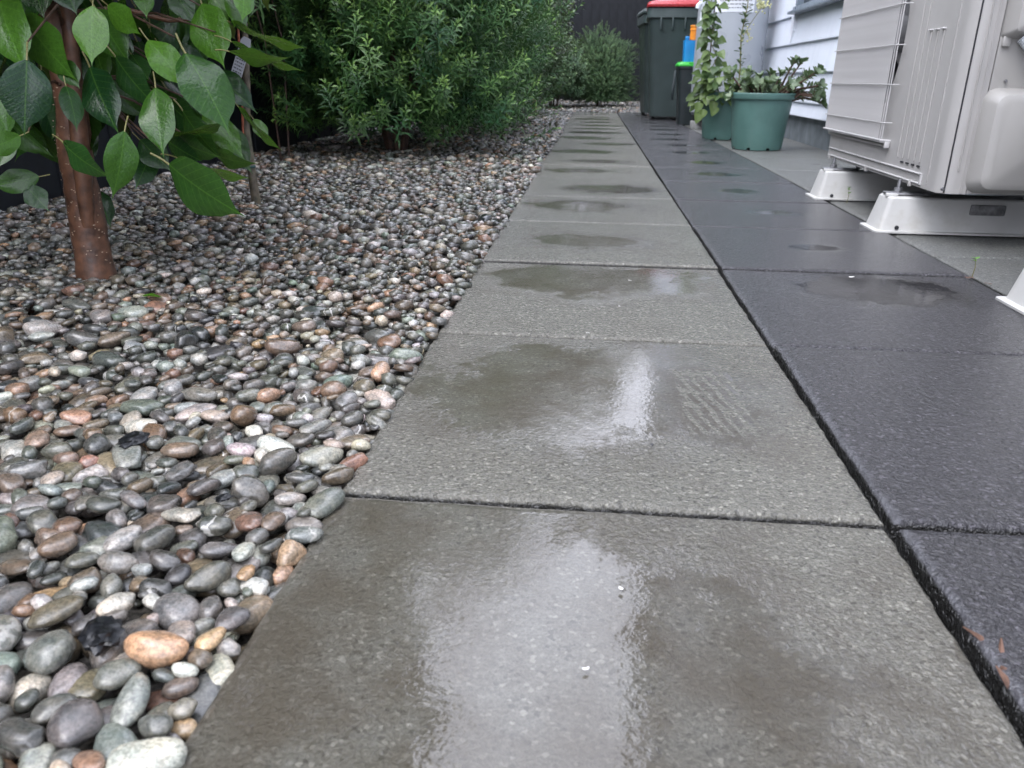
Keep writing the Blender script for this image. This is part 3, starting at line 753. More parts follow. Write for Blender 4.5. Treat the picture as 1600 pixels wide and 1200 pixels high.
# ------------------------------------------------------------------ air conditioner
AX, AY0, AY1, AZ0, AZ1, AD = .79, 1.35, 2.31, .118, .84, .34
ac = empty('air_conditioner', (AX, AY0, 0), label='large pale grey outdoor air conditioner unit on plastic feet beside the path', cat='air conditioner')
def ap(mb, name, mat, parent=None, **k):
    o = mb.obj(name, mat, parent or ac, **k)
    if parent is None or parent is ac: o.location = (-AX, -AY0, 0)
    return o
# front panel with a round fan opening
CYF, CZF, RF = 2.02, .49, .275
b = MB(); n = 64; yA, yB, zA, zB = 1.40, AY1-.02, AZ0, AZ1
inner = []; outer = []
for k in range(n):
    a = 2*math.pi*k/n; c, s_ = math.cos(a), math.sin(a)
    inner.append((AX, CYF+RF*c, CZF+RF*s_))
    t = min([(yB-CYF)/c if c > 1e-6 else 9, (yA-CYF)/c if c < -1e-6 else 9, (zB-CZF)/s_ if s_ > 1e-6 else 9, (zA-CZF)/s_ if s_ < -1e-6 else 9])
    outer.append((AX, CYF+t*c, CZF+t*s_))
lip = [(AX+.01, y, z) for _, y, z in inner]
duct = [(AX+.07, CYF+(y-CYF)*.92, CZF+(z-CZF)*.92) for _, y, z in inner]
b.loft([outer, inner, lip], cap=False)
for (y, z) in ((yA, zA), (yA, zB), (yB, zA), (yB, zB)):      # square corners the ring misses
    ks = sorted(range(n), key=lambda k: (outer[k][1]-y)**2+(outer[k][2]-z)**2)[:2]
    b.bm.faces.new([b.bm.verts.new(q) for q in ((AX, y, z), outer[ks[0]], outer[ks[1]])])
bmesh.ops.remove_doubles(b.bm, verts=b.bm.verts[:], dist=.0005)
ap(b, 'front_panel', M['ac'], ang=25)
b = MB(); b.loft([lip, duct, [(AX+.16, CYF+(y-CYF)*.92, CZF+(z-CZF)*.92) for _, y, z in inner]], cap=False); ap(b, 'fan_duct', M['ductgrey'])
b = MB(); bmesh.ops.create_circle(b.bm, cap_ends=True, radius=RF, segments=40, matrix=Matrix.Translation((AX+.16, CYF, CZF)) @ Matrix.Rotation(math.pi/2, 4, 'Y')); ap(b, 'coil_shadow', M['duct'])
b = MB()
for k in range(3):
    a = 2*math.pi*k/3; L = []
    for t in range(7):
        r_ = .05+t*.032; tw = .55-.04*t
        for w_ in (0,): pass
        L.append([(AX+.09+math.sin(tw)*u*.08, CYF+r_*math.cos(a+u*.35)-0, CZF+r_*math.sin(a+u*.35)) for u in (-1, -.3, .4, 1)])
    b.loft(L, cap=False, closed=False)
fan = ap(b, 'fan_blade', M['ductgrey'])
b = MB(); bmesh.ops.create_cone(b.bm, cap_ends=True, segments=24, radius1=.06, radius2=.055, depth=.07, matrix=Matrix.Translation((AX+.09, CYF, CZF)) @ Matrix.Rotation(math.pi/2, 4, 'Y')); ap(b, 'fan_hub', M['ductgrey'])
# cabinet: rounded front corners, sides, top
def corner(cx_, cy_, r_, a0, a1, n=8): return [(cx_+r_*math.cos(R(a0+(a1-a0)*k/n)), cy_+r_*math.sin(R(a0+(a1-a0)*k/n))) for k in range(n+1)]
path = [(AX, 1.401)]+corner(AX+.035, AY0+.035, .035, 180, 270)+[(AX+.062, AY0)]
b = MB(); b.loft([[(x, y, z) for x, y in path] for z in (AZ0, AZ1)], cap=False, closed=False); ap(b, 'corner_panel', M['ac'], ang=60)
path = corner(AX+.02, AY1-.02, .02, 90, 180)
b = MB(); b.loft([[(x, y, z) for x, y in [(AX+AD, AY1)]+path] for z in (AZ0, AZ1)], cap=False, closed=False); ap(b, 'end_panel', M['ac'], ang=60)
side = ap(MB().box((AX+.065+(AD-.065)/2, AY0+.012, (AZ0+AZ1)/2), (AD-.065, .02, AZ1-AZ0), bevel=.003), 'side_panel', M['ac_warm'])
ap(MB().box((AX+AD/2, (AY0+AY1)/2, AZ0+.006), (AD-.03, AY1-AY0-.04, .012)), 'base_pan', M['duct'])
ap(MB().box((AX+AD/2, (AY0+AY1)/2, AZ1+.012), (AD+.02, AY1-AY0+.02, .03), bevel=.008), 'top_panel', M['ac'])
ap(MB().box((AX+AD-.005, (AY0+AY1)/2, (AZ0+AZ1)/2), (.01, AY1-AY0-.02, AZ1-AZ0-.01)), 'back_panel', M['duct'])
# grille of wires standing off the panel
GY0_, GY1_ = 1.725, 2.295; GX_ = AX-.022
wire_v = MB().tube([(0, 0, .208), (0, 0, .80)], .0017, 6).mesh('grille_wire'); wire_v.materials.append(M['wire'])
ys = [GY0_, GY0_+.017, GY0_+.034]
y = GY0_+.045
while y < GY1_: ys.append(y); y += .0098
for y in ys:
    o = link('grille_wire', wire_v, None, ac); o.location = (GX_-AX, y-AY0, 0)
wire_h = MB().tube([(0, GY0_-.001, 0), (0, GY1_+.004, 0)], .0015, 6).tube([(0, GY0_-.001, 0), (.022, GY0_-.006, 0)], .0015, 6).mesh('grille_wire'); wire_h.materials.append(M['wire'])
for z in (.2575, .355, .4535, .5525, .65, .75):
    o = link('grille_wire', wire_h, None, ac); o.location = (GX_-.004-AX, -AY0, z)
o = ap(MB().tube([(GX_-.004, GY0_-.005, .212), (GX_-.004, GY1_, .212)], .0028, 8).tube([(AX, GY0_-.005, .21), (GX_-.004, GY0_-.005, .212)], .0035, 8).box((AX-.006, (GY0_+GY1_)/2, .206), (.012, GY1_-GY0_, .006)).box((AX-.008, GY0_-.005, .20), (.014, .008, .018), bevel=.002), 'grille_frame', M['wire'])
# raised recess frame round the grille, ribs, grooves along the bottom
ap(MB().box((AX-.0035, (GY0_+GY1_)/2+.01, .196), (.007, GY1_-GY0_, .008), bevel=.002), 'lip', M['ac'])
for i, y in enumerate((1.49, 1.528, 1.566, 1.604, 1.642)):
    zt = .478 if i < 3 else .62
    ap(MB().box((AX-.0015, y, (.175+zt)/2), (.0032, .0038, zt-.175), bevel=.001, seg=1), 'rib', M['ac'])
    if i < 3: ap(MB().box((AX-.003, y+.006, zt+.003), (.008, .019, .004), bevel=.001, seg=1), 'rib_cap', M['wire'])
    if i < 4: ap(MB().box((AX-.0006, y+.002, .166), (.004, .018, .004)), 'slot', M['duct'])
for z in (.150, .127): ap(MB().box((AX-.002, 1.87, z), (.006, .82, .0045), bevel=.0015, seg=1), 'moulding', M['wire'])
ap(MB().box((AX-.002, 1.459, .1385), (.006, .004, .027)), 'moulding', M['wire'])
for y in (2.255, 1.87, 1.52): ap(MB().box((AX-.003, y, .122), (.008, .012, .016), bevel=.002), 'clip', M['ac'])
ap(MB().box((AX-.0004, 1.425, .48), (.0025, .004, .70)), 'panel_seam', M['ac'])
# side panel fittings
def sp(mb, name, mat): return ap(mb, name, mat)
sp(MB().box((AX+.015, AY0+.0052, .48), (.0022, .004, .72)), 'panel_seam', M['duct'])
sp(MB().box((AX+.050, AY0-.0005, .48), (.003, .004, .72)), 'panel_seam', M['ac'])
sp(MB().box((AX+.035, AY0-.001, .47), (.003, .005, .60), bevel=.001, seg=1), 'rib', M['ac_warm'])
def screw(x, z, r_=.0045):
    b = MB(); bmesh.ops.create_cone(b.bm, cap_ends=True, segments=14, radius1=r_, radius2=r_*.7, depth=.004, matrix=Matrix.Translation((x, AY0-.003, z)) @ Matrix.Rotation(math.pi/2, 4, 'X')); sp(b, 'screw', M['steel'])
screw(AX+.008, .129); screw(AX+.076, .445, .006); screw(AX+.095, .366, .004); screw(AX+.16, .127)
# lower service cover: rounded bulge
def bulge(x0, x1, z0, z1, dpt, rad, name, top=None):
    b = MB(); L = []
    for (ins, dy) in ((0, 0), (.002, -.006), (.006, -.5*dpt), (.014, -.85*dpt), (.028, -dpt)):
        cx_, cz_ = (x0+x1)/2, (z0+z1)/2; w_, h_ = x1-x0-2*ins, z1-z0-2*ins
        loop = rr(0, 0, w_, h_, max(.006, rad-ins*.3), 0, 6)
        L.append([(cx_+p[0], AY0+dy+.003, cz_+p[1]) for p in loop])
    b.loft(L); return sp(b, name, M['ac_warm'])
bulge(AX+.055, AX+.30, .121, .352, .055, .03, 'service_cover')
bulge(AX+.065, AX+.33, .452, .70, .045, .012, 'terminal_cover')
sp(MB().box((AX+.077, AY0-.004, .447), (.018, .008, .022), bevel=.004), 'cover_lug', M['ac_warm'])
b = MB(); pts = []; rad = []
for k in range(70):
    t = k/69; pts.append((AX+.105+.09*t, AY0-.015-.02*math.sin(t*3), .455-.11*t)); rad.append(.0125+(.0022 if k % 2 else 0))
b.tube(pts, rad, 14); sp(b, 'conduit', M['pipe'])
# feet
def foot_mesh():
    b = MB(); L = .45; S = [(0, .135, 0), (.0, .135, .004), (.012, .112, .006), (.03, .088, .084), (.034, .080, .0875)]
    loops = []
    for ins, w_, z in S:
        loops.append([(L/2+x-(L/2), y, z) for x, y, _ in [(p[0]+L/2, p[1], 0) for p in rr(0, 0, L-2*ins, w_, .012, 0, 3)]])
    b.loft(loops)
    for sx in (.042,):
        b.box((sx, -.02, .090), (.03, .012, .008), bevel=.002)
    return b.mesh('foot')
fm = foot_mesh(); fm.materials.append(M['foot'])
bm_bolt = MB().tube([(0, 0, .088), (0, 0, .128)], .005, 10).tube([(0, 0, .098), (0, 0, .107)], .0105, 6).mesh('bolt', ang=30); bm_bolt.materials.append(M['steel'])
bm_strap = MB().box((.03, .0, .0925), (.11, .036, .007), bevel=.003).box((.085, -.012, .104), (.02, .008, .02), rot=Euler((0, -.5, .4)), bevel=.002).mesh('mount_strap'); bm_strap.materials.append(M['steel'])
bm_hole = MB().tube([(0, 0, .0), (0, .002, .0)], .0055, 10).mesh('drain_hole'); bm_hole.materials.append(M['duct'])
for y in (1.545, 2.14):
    f_ = link('foot', fm, None, ac); f_.location = (.708-AX, y-AY0, 0)
    b_ = link('bolt', bm_bolt, None, f_); b_.location = (.062, -.002, 0)
    s_ = link('mount_strap', bm_strap, None, f_); s_.location = (.055, 0, 0)
    h_ = link('drain_hole', bm_hole, None, f_); h_.location = (.055, -.0595, .013)
o = MB().box((.27, -.053, .062), (.085, .004, .026), bevel=.003).box((.262, -.056, .070), (.03, .003, .006)).obj('label_plate', M['badge'], f_); o.location = (.0, .0, .0)
o.parent = [c for c in ac.children if c.name.startswith('foot')][0]; o.rotation_euler = (0, 0, 0)
sf = empty('mounting_foot', (.708, .765, 0), label='lone white plastic mounting foot cut off by the right edge of the photo', cat='mounting foot')
f_ = link('foot_body', fm, None, sf)
b_ = link('bolt', bm_bolt, None, sf); b_.location = (.22, 0, 0); b_ = link('mount_strap', bm_strap, None, sf); b_.location = (.21, 0, 0)

ac2 = ac.copy(); COL.objects.link(ac2); ac2.location = (AX+.015, AY0-1.46+.04, 0); ac2['label'] = 'second outdoor unit just past the right edge, standing on the lone plastic foot'
for ch in list(ac.children):
    if ch.name.startswith('foot') and ch.location.y > .5: continue
    c = ch.copy(); COL.objects.link(c); c.parent = ac2
    for g_ in ch.children: d_ = g_.copy(); COL.objects.link(d_); d_.parent = c

# ------------------------------------------------------------------ broadleaf tree
tree = empty('broadleaf_tree', (-.935, .74, 0), label='small tree with large glossy green leaves and reddish trunk, nearest the camera', cat='tree')
def tp(o): o.location = (.935, -.74, 0); return o
trunk_pts = [(-.935, .735, -.04), (-.936, .74, .1), (-.94, .745, .22), (-.93, .75, .34), (-.945, .765, .48), (-.93, .78, .7), (-.95, .8, 1.0), (-.92, .84, 1.5)]
b = MB(); rtk = random.Random(2); seg = []; rads = []
for i in range(len(trunk_pts)-1):
    for q in range(6):
        t = q/6; p = Vector(trunk_pts[i]).lerp(Vector(trunk_pts[i+1]), t); seg.append(p+Vector((rtk.gauss(0, .0008), rtk.gauss(0, .0008), 0))); rads.append(.0325-.010*min(1, p.z/.6)-.006*min(1, max(0, p.z-.6))+rtk.gauss(0, .0007)+(.004 if p.z < .03 else 0))
b.tube(seg, rads, 18); tp(b.obj('trunk', M['bark'], tree))
b = MB(); b.tube([(-.925, .722, .1), (-.912, .715, .2), (-.906, .72, .3), (-.905, .735, .4), (-.90, .75, .6)], [.012, .015, .014, .012, .009], 12); tp(b.obj('side_trunk', M['bark'], tree))
b = MB()
for k in range(150):
    a = rtk.uniform(-2.7, .1); z = rtk.uniform(.0, .4); rd = .033-.010*z/.6
    c = Vector((-.936+rd*math.cos(a), .74+rd*math.sin(a), z)); bmesh.ops.create_icosphere(b.bm, subdivisions=1, radius=1, matrix=Matrix.Translation(c) @ Matrix.Rotation(a, 4, 'Z') @ Matrix.Diagonal((.0006, rtk.uniform(.0010, .0028), rtk.uniform(.0008, .0013), 1)))
o = tp(b.obj('lenticel', M['lenticel'], tree)); o['kind'] = 'stuff'

def big_leaf(seed, width, tipw=.55, wav=.02, curl=.1, fold=.13):
    r = random.Random(seed); v = []; f = []; nl, nw = 16, 8; ph = r.uniform(0, 6); ph2 = r.uniform(0, 6)
    for i in range(nl+1):
        t = i/nl
        pf = lambda q: math.sin(math.pi*(q/.95)**.88)**.9 if q > 0 else 0
        w = pf(t) if t < .76 else pf(.76)*((1-(t-.76)/.24)**2.1*.97+.03*(1-t)/.24)
        for j in range(nw+1):
            u = (j/nw-.5)*2
            z = fold*abs(u)**1.1*w*width*.8-.10*u*u*w*width-curl*t*t-.06*math.sin(t*3.14)*0+wav*math.sin(t*8+ph+(ph2 if u > 0 else 0))*abs(u)**1.5*w
            v.append((u*w*width/2*(1+.04*math.sin(t*15+ph+u)), t, z))
    for i in range(nl):
        for j in range(nw): a = i*(nw+1)+j; f.append((a, a+1, a+nw+2, a+nw+1))
    # leaf stalk
    n0 = len(v)
    for i in range(4):
        t = -i*.075
        for k in range(5): v.append((.012*math.cos(k*1.2566), t+.02, .012*math.sin(k*1.2566)+.10*(i/3)**2*.6))
    for i in range(3):
        for k in range(5): a = n0+i*5+k; b_ = n0+i*5+(k+1) % 5; f.append((a, b_, b_+5, a+5))
    me = bpy.data.meshes.new('leaf'); me.from_pydata(v, [], f); me.polygons.foreach_set('use_smooth', [True]*len(me.polygons))
    me.materials.append(M['leaf']); me.materials.append(M['petiole'])
    nf = nl*nw
    for p in me.polygons:
        if p.index >= nf: p.material_index = 1
    return me
LM = [big_leaf(i, w_, wav=wv_, curl=c_) for i, (w_, wv_, c_) in enumerate([(.50, .03, .20), (.46, .045, .26), (.58, .03, .18), (.42, .045, .30), (.53, .04, .12), (.46, .05, .22)])]
# base x, y, tip x, y, width px, distance, tone (0 dark .. 1 yellow-green), mesh
LV = [(-6, -20, 20, 102, 62, 1.42, .62, 0), (36, 24, 89, 116, 50, 1.46, .5, 1), (145, 8, 138, 96, 52, 1.40, .85, 2), (168, 8, 214, 53, 38, 1.5, .8, 4),
 (150, 14, 189, 95, 48, 1.5, .35, 0), (231, 62, 294, 130, 48, 1.45, .78, 2), (315, 5, 340, 97, 62, 1.5, .62, 2), (289, 82, 364, 194, 72, 1.45, .22, 2),
 (243, 136, 245, 234, 54, 1.42, .35, 0), (195, 204, 185, 309, 50, 1.36, .40, 0), (263, 256, 362, 344, 62, 1.44, .22, 2), (276, 246, 384, 298, 16, 1.47, .7, 5),
 (266, 212, 354, 209, 15, 1.5, .45, 5), (318, 172, 380, 236, 44, 1.55, .55, 1), (285, 172, 328, 250, 30, 1.53, .15, 3), (358, 34, 471, 96, 18, 1.52, .6, 5),
 (360, 64, 468, 129, 13, 1.5, .6, 5), (357, 80, 445, 114, 12, 1.48, .5, 3), (372, 166, 428, 244, 14, 1.58, .55, 5), (396, 186, 418, 218, 22, 1.6, .6, 1),
 (42, 92, 38, 210, 76, 1.34, .0, 2), (140, 104, 169, 197, 56, 1.48, .03, 0), (103, 134, 126, 192, 32, 1.42, .1, 1), (95, 94, 119, 133, 34, 1.46, .25, 2),
 (98, 222, 146, 281, 24, 1.36, .12, 3), (62, 276, -18, 292, 40, 1.5, .35, 0), (40, 290, 75, 328, 36, 1.52, .1, 4), (32, 212, -26, 238, 38, 1.42, .6, 1),
 (-22, 130, 14, 216, 48, 1.45, .5, 0), (220, -28, 228, 20, 34, 1.5, .55, 0), (180, 88, 226, 166, 36, 1.5, .08, 3), (378, -34, 390, 20, 30, 1.5, .75, 1),
 (368, 2, 374, 34, 28, 1.54, .6, 2), (328, -14, 352, 32, 26, 1.55, .45, 3), (92, -40, 116, 14, 54, 1.5, .08, 0), (52, -34, 60, 18, 44, 1.52, .1, 2),
 (330, 238, 386, 270, 14, 1.55, .35, 3), (276, 214, 322, 254, 20, 1.5, .2, 3), (260, 218, 300, 252, 36, 1.52, .1, 0), (205, 85, 232, 120, 32, 1.55, .12, 4),
 (268, -20, 300, 30, 40, 1.56, .12, 1), (170, 28, 206, 92, 36, 1.56, .2, 1), (60, 44, 82, 98, 40, 1.58, .06, 0), (14, 196, -20, 262, 40, 1.46, .3, 2),
 (252, 148, 300, 206, 38, 1.60, .1, 0), (300, 132, 322, 190, 30, 1.62, .12, 3), (218, 218, 262, 262, 44, 1.62, .05, 2), (236, 240, 214, 290, 40, 1.62, .06, 0),
 (118, 60, 132, 120, 40, 1.6, .05, 1), (340, 190, 352, 240, 30, 1.62, .3, 1), (24, -60, 34, 10, 50, 1.52, .2, 1), (176, -46, 168, -6, 40, 1.5, .3, 2), (150, 296, 172, 352, 34, 1.75, .05, 0)]
rl = random.Random(4)
clusters = []; drops = []
nleaf = 0
for (bx, by, tx_, ty_, wpx, dist, tone, mi) in LV:
    dist -= .24 if dist < 1.7 else .0
    pb = px_at(bx, by, dist+rl.uniform(-.01, .03)); pt = px_at(tx_, ty_, dist+rl.uniform(-.035, .0))
    d = pt-pb; L = d.length; mw = (.52, .48, .6, .42, .55, .46)[mi]; ww = wpx*dist/FPX
    ratio = min(1, ww/(L*mw)); view = (CAM-pb).normalized()
    ang = math.acos(ratio)*rl.choice((1, 1, -1))*.92
    if mi == 5: ang = math.acos(min(1, ratio))*1.02
    m3 = frame_from(d, view, ang)
    o = link('leaf', LM[mi], None, tree)
    sc = Vector((max(1, ww/(L*mw))*L*(.7 if mi == 5 else 1), L, L*(.7 if mi == 5 else 1)))
    o.matrix_local = Matrix.Translation(-Vector((-.935, .74, 0))) @ Matrix.Translation(pb) @ m3.to_4x4() @ Matrix.Diagonal((*sc, 1))
    o.color = (tone, 0, 0, 1); nleaf += 1
    clusters.append(pb-d.normalized()*L*.22)
    if nleaf in (21, 9, 10, 8, 6, 3, 11):                       # beads of rain on the upper face
        me_ = LM[mi]; rd = random.Random(nleaf); mw_ = o.matrix_local
        for q_ in range(16 if nleaf == 21 else 7):
            vv_ = me_.vertices[rd.choice([i_ for i_ in range(9*4, 9*13) if 1 <= i_ % 9 <= 7])]
            p_ = mw_ @ vv_.co; nn_ = (mw_.to_3x3() @ vv_.normal).normalized()
            if nn_.dot((CAM-Vector((-.935, .74, 0)))-p_) < 0: nn_ = -nn_
            drops.append((p_+nn_*.0006, nn_, rd.uniform(.0012, .0030)))
b = MB()
for p_, n_, r_ in drops:
    q_ = n_.to_track_quat('Z', 'Y').to_matrix().to_4x4()
    bmesh.ops.create_icosphere(b.bm, subdivisions=2, radius=1, matrix=Matrix.Translation(p_) @ q_ @ Matrix.Diagonal((r_, r_*.85, r_*.5, 1)))
b.obj('raindrop', M['water'], tree, kind='stuff')
# leaves deeper in and above the frame
while nleaf < 165:                                               # the inner crown, behind the front leaves
    X = rl.uniform(-40, 335); Y = rl.uniform(-50, 185)
    if X < 60 and Y > 120 and rl.random() < .5: continue
    c = px_at(X, Y, rl.uniform(1.36, 1.66)); a = rl.uniform(0, 6.28)
    out = Vector((math.cos(a)*.8, math.sin(a)*.8-.2, rl.uniform(-1.6, -.5))); L = rl.uniform(.09, .13)
    m3 = frame_from(out, (rl.gauss(0, .5), -1, .7), rl.uniform(-.5, .5))
    o = link('leaf', LM[rl.randrange(6)], None, tree); o.matrix_local = Matrix.Translation(c-Vector((-.935, .74, 0))) @ m3.to_4x4() @ Matrix.Diagonal((L, L, L, 1))
    o.color = (rl.random()**2*.45, 0, 0, 1); nleaf += 1
crown_c = Vector((-.95, .80, .78))
while nleaf < 298:
    a = rl.uniform(0, 6.28); z = rl.uniform(-.5, -.05) if rl.random() < .4 else rl.uniform(-.1, .75); rmax = .50*math.sqrt(max(.05, 1-(z/.85)**2)); r_ = rmax*rl.uniform(.3, 1)
    c = crown_c+Vector((r_*math.cos(a), r_*math.sin(a), z))
    v = c-CAM; dd = v.dot(fw); X = 800+FPX*v.dot(r2)/dd; Y = 600-FPX*v.dot(u2)/dd
    if dd < 1.0: continue
    if Y > 205 and not (c.y > .85 and X < 250 and Y < 300): continue
    if -20 < X < 480 and -40 < Y < 310 and dd < 1.33: continue
    if Y > 60 and X > 325: continue
    if X > 400 and Y > -60: continue
    out = Vector((math.cos(a), math.sin(a), rl.uniform(-1.6, -.2)))
    m3 = frame_from(out, (math.cos(a)*.7, math.sin(a)*.7, 1), rl.uniform(-.5, .5)); L = rl.uniform(.09, .14)
    o = link('leaf', LM[rl.randrange(6)], None, tree); o.matrix_local = Matrix.Translation(c-Vector((-.935, .74, 0))) @ m3.to_4x4() @ Matrix.Diagonal((L, L, L, 1))
    o.color = (rl.random()**3*.5, 0, 0, 1); nleaf += 1
    if rl.random() < .15: clusters.append(c-out.normalized()*.02)
# many more leaves higher up, out of the picture, that shade what is below and mirror in the wet path
lv, lf = blade(5, 2, .5, curl=.12, acum=.5); items = []
for k in range(1500):
    a = rl.uniform(0, 6.28); z = rl.uniform(.15, 1.9); rmax = .5*math.sqrt(max(.05, 1-((z-1)/1.4)**2)); r_ = rmax*rl.random()**.5
    c = Vector((-.98+r_*math.cos(a), .9+r_*math.sin(a)*1.1, .55+z))
    v = c-CAM; dd = v.dot(fw); Y = 600-FPX*v.dot(u2)/dd
    if dd < .4 or Y > -90: continue
    out = Vector((math.cos(a), math.sin(a), rl.uniform(-1.4, .2)))
    items.append((0, T34(frame_from(out, (0, 0, 1), rl.uniform(-.6, .6)), rl.uniform(.10, .15), c), rl.random()**2))
o = foliage('crown', M['needle'], tree, [(lv, lf)], items, kind='stuff'); tp(o)
b = MB(); tips = clusters
limbs = [(-.94, .76, .33), (-.93, .76, .42), (-.945, .77, .52), (-.935, .78, .64), (-.94, .8, .8), (-.95, .8, .95)]
for c in tips:
    if rl.random() < .4: continue
    l0 = Vector(min(limbs, key=lambda q: abs(q[2]-(c.z+.04)))); md = l0.lerp(c, .55)+Vector((rl.gauss(0, .012), rl.gauss(0, .012), .03+rl.gauss(0, .01)))
    b.tube([l0, l0.lerp(md, .5)+Vector((0, 0, .01)), md, c], [.0032, .0026, .0019, .0012], 6, cap=False)
tp(b.obj('branch', M['twig'], tree))
b = MB()
for (a_, c_, r0) in (((-.93, .76, .45), px_at(330, 28, 1.4), .006), ((-.93, .77, .40), px_at(372, 150, 1.42), .004), ((-.94, .76, .5), px_at(-20, 70, 1.3), .006)):
    a_ = Vector(a_); b.tube([a_, a_.lerp(c_, .4)+Vector((0, 0, .012)), a_.lerp(c_, .7)-Vector((0, 0, .006)), c_], [r0, r0*.8, r0*.6, r0*.4], 8)
tp(b.obj('branch', M['bark'], tree))
# raindrops on the leaf nearest the camera

# ------------------------------------------------------------------ slim staked tree and its label
st_ = empty('young_tree', (-1.0, 1.66, 0), label='thin young tree tied to a reddish cane, behind the big glossy leaves', cat='tree')
def gp(x, y, Y):
    d = fw+r2*((x-800)/FPX)-u2*((y-600)/FPX); t = (Y-CY)/d.y; return CAM+d*t
def sp2(o): o.location = (1.0, -1.66, 0); return o
tp_ = [gp(402, 326, 1.66), gp(398, 300, 1.66), gp(391, 250, 1.67), gp(384, 200, 1.68), gp(386, 150, 1.68), gp(384, 80, 1.68), gp(378, -20, 1.7), gp(372, -300, 1.75), gp(380, -600, 1.8)]
sp2(MB().tube(tp_, [.0145, .013, .012, .011, .010, .009, .008, .007, .005], 12).obj('trunk', M['slim'], st_))
sp2(MB().tube([gp(380, 232, 1.64), gp(379, 180, 1.64), gp(376, 120, 1.64), gp(372, 40, 1.64)], .0032, 8).obj('cane', M['cane'], st_))
for yy in (152, 262): 
    c = gp(383 if yy < 200 else 390, yy, 1.66); sp2(MB().tube([c-Vector((.018, .0, 0)), c+Vector((0, -.016, .002)), c+Vector((.018, 0, .004))], .004, 6).obj('tie', M['tie'], st_))
items = []
for k in range(420):
    c = gp(375+rl.gauss(0, 60), -330+rl.gauss(0, 150), 1.75+rl.gauss(0, .22)); a = rl.uniform(0, 6.28)
    v = c-CAM; Y = 600-FPX*v.dot(u2)/v.dot(fw)
    if Y > -60: continue
    items.append((0, T34(frame_from((math.cos(a), math.sin(a), rl.uniform(-1, .3)), (0, 0, 1)), rl.uniform(.08, .12), c), rl.random()**2))
sp2(foliage('crown', M['needle'], st_, [(lv, lf)], items, kind='stuff'))
# printed label
p0, p1, p2_, p3 = gp(374, 57, 1.6), gp(398, 66, 1.6), gp(374, 141, 1.6), gp(355, 122, 1.6)
X_ = (p1-p0).normalized(); 
tg = empty('plant_tag', p0, label='white printed plant tag hanging beside the thin young tree', cat='plant tag')
ez = ((p0+p1)/2-(p2_+p3)/2).normalized(); ex = (X_-ez*X_.dot(ez)).normalized(); ey = ez.cross(ex)
Lg = ((p0+p1)/2-(p2_+p3)/2).length+.03; Wg = .031; org = (p0+p1)/2+ez*.004
b = MB(); ol = [(-.5, -1), (.5, -1), (.5, -.14), (.42, -.08), (.32, 0), (-.32, 0), (-.5, -.07)]
b.loft([[org+ex*u*Wg+ez*v*Lg+ey*w for u, v in ol] for w in (-.0005, .0005)]); o = b.obj('card', M['tag'], tg, smooth=False); o.location = -p0
b = MB(); side_ = -1 if ey.dot(CAM-org) < 0 else 1
for r_ in range(14):
    u = -.4
    v = -.18-r_*.055
    while u < .38:
        w_ = rl.uniform(.06, .25); u1 = min(.4, u+w_); h_ = .022 if r_ not in (3, 9) else .034
        q = [org+ex*a_*Wg+ez*b_*Lg+ey*side_*.0011 for a_, b_ in ((u, v), (u1, v), (u1, v+h_), (u, v+h_))]; b.quad(*q); u = u1+.06
o = b.obj('print', M['print'], tg, smooth=False); o.location = -p0

# ------------------------------------------------------------------ shrubs
def shoot_proto(seed, n, leaf_l, leaf_w, L, up_=.5, droop=.25):
    """stem along y with leaves spiralling round it; tone offset raised on the youngest leaves at the tip"""
    r = random.Random(seed); v = []; f = []; tn = []
    for i in range(3):
        for k in range(3): v.append((.002*math.cos(k*2.09), L*i/2, .002*math.sin(k*2.09))); tn.append(-.05)
    for i in range(2):
        for k in range(3): f.append((i*3+k, i*3+(k+1) % 3, i*3+3+(k+1) % 3, i*3+3+k))
    for i in range(n):
        t = (i+.5)/n; a = i*2.4+r.uniform(-.3, .3); y0 = L*(.12+.88*t); ll = leaf_l*(1-.45*t*t)*r.uniform(.8, 1.1)
        o = Vector((math.cos(a), 0, math.sin(a))); upw = up_+.9*t*t
        d = (o+Vector((0, upw, 0))).normalized(); s_ = Vector((-math.sin(a), 0, math.cos(a))); w_ = leaf_w/2
        p0 = Vector((0, y0, 0)); p1 = p0+d*ll*.5+Vector((0, .0, 0)); p2 = p0+d*ll-Vector((0, ll*droop, 0))
        b0 = len(v)
        for p in (p0-s_*w_*.3, p0+s_*w_*.3, p1-s_*w_, p1+s_*w_, p2): v.append(tuple(p)); tn.append(max(0, (t-.62))*1.5+r.uniform(-.06, .06))
        f += [(b0, b0+1, b0+3, b0+2), (b0+2, b0+3, b0+4)]
    return (np.array(v), f), np.array(tn)
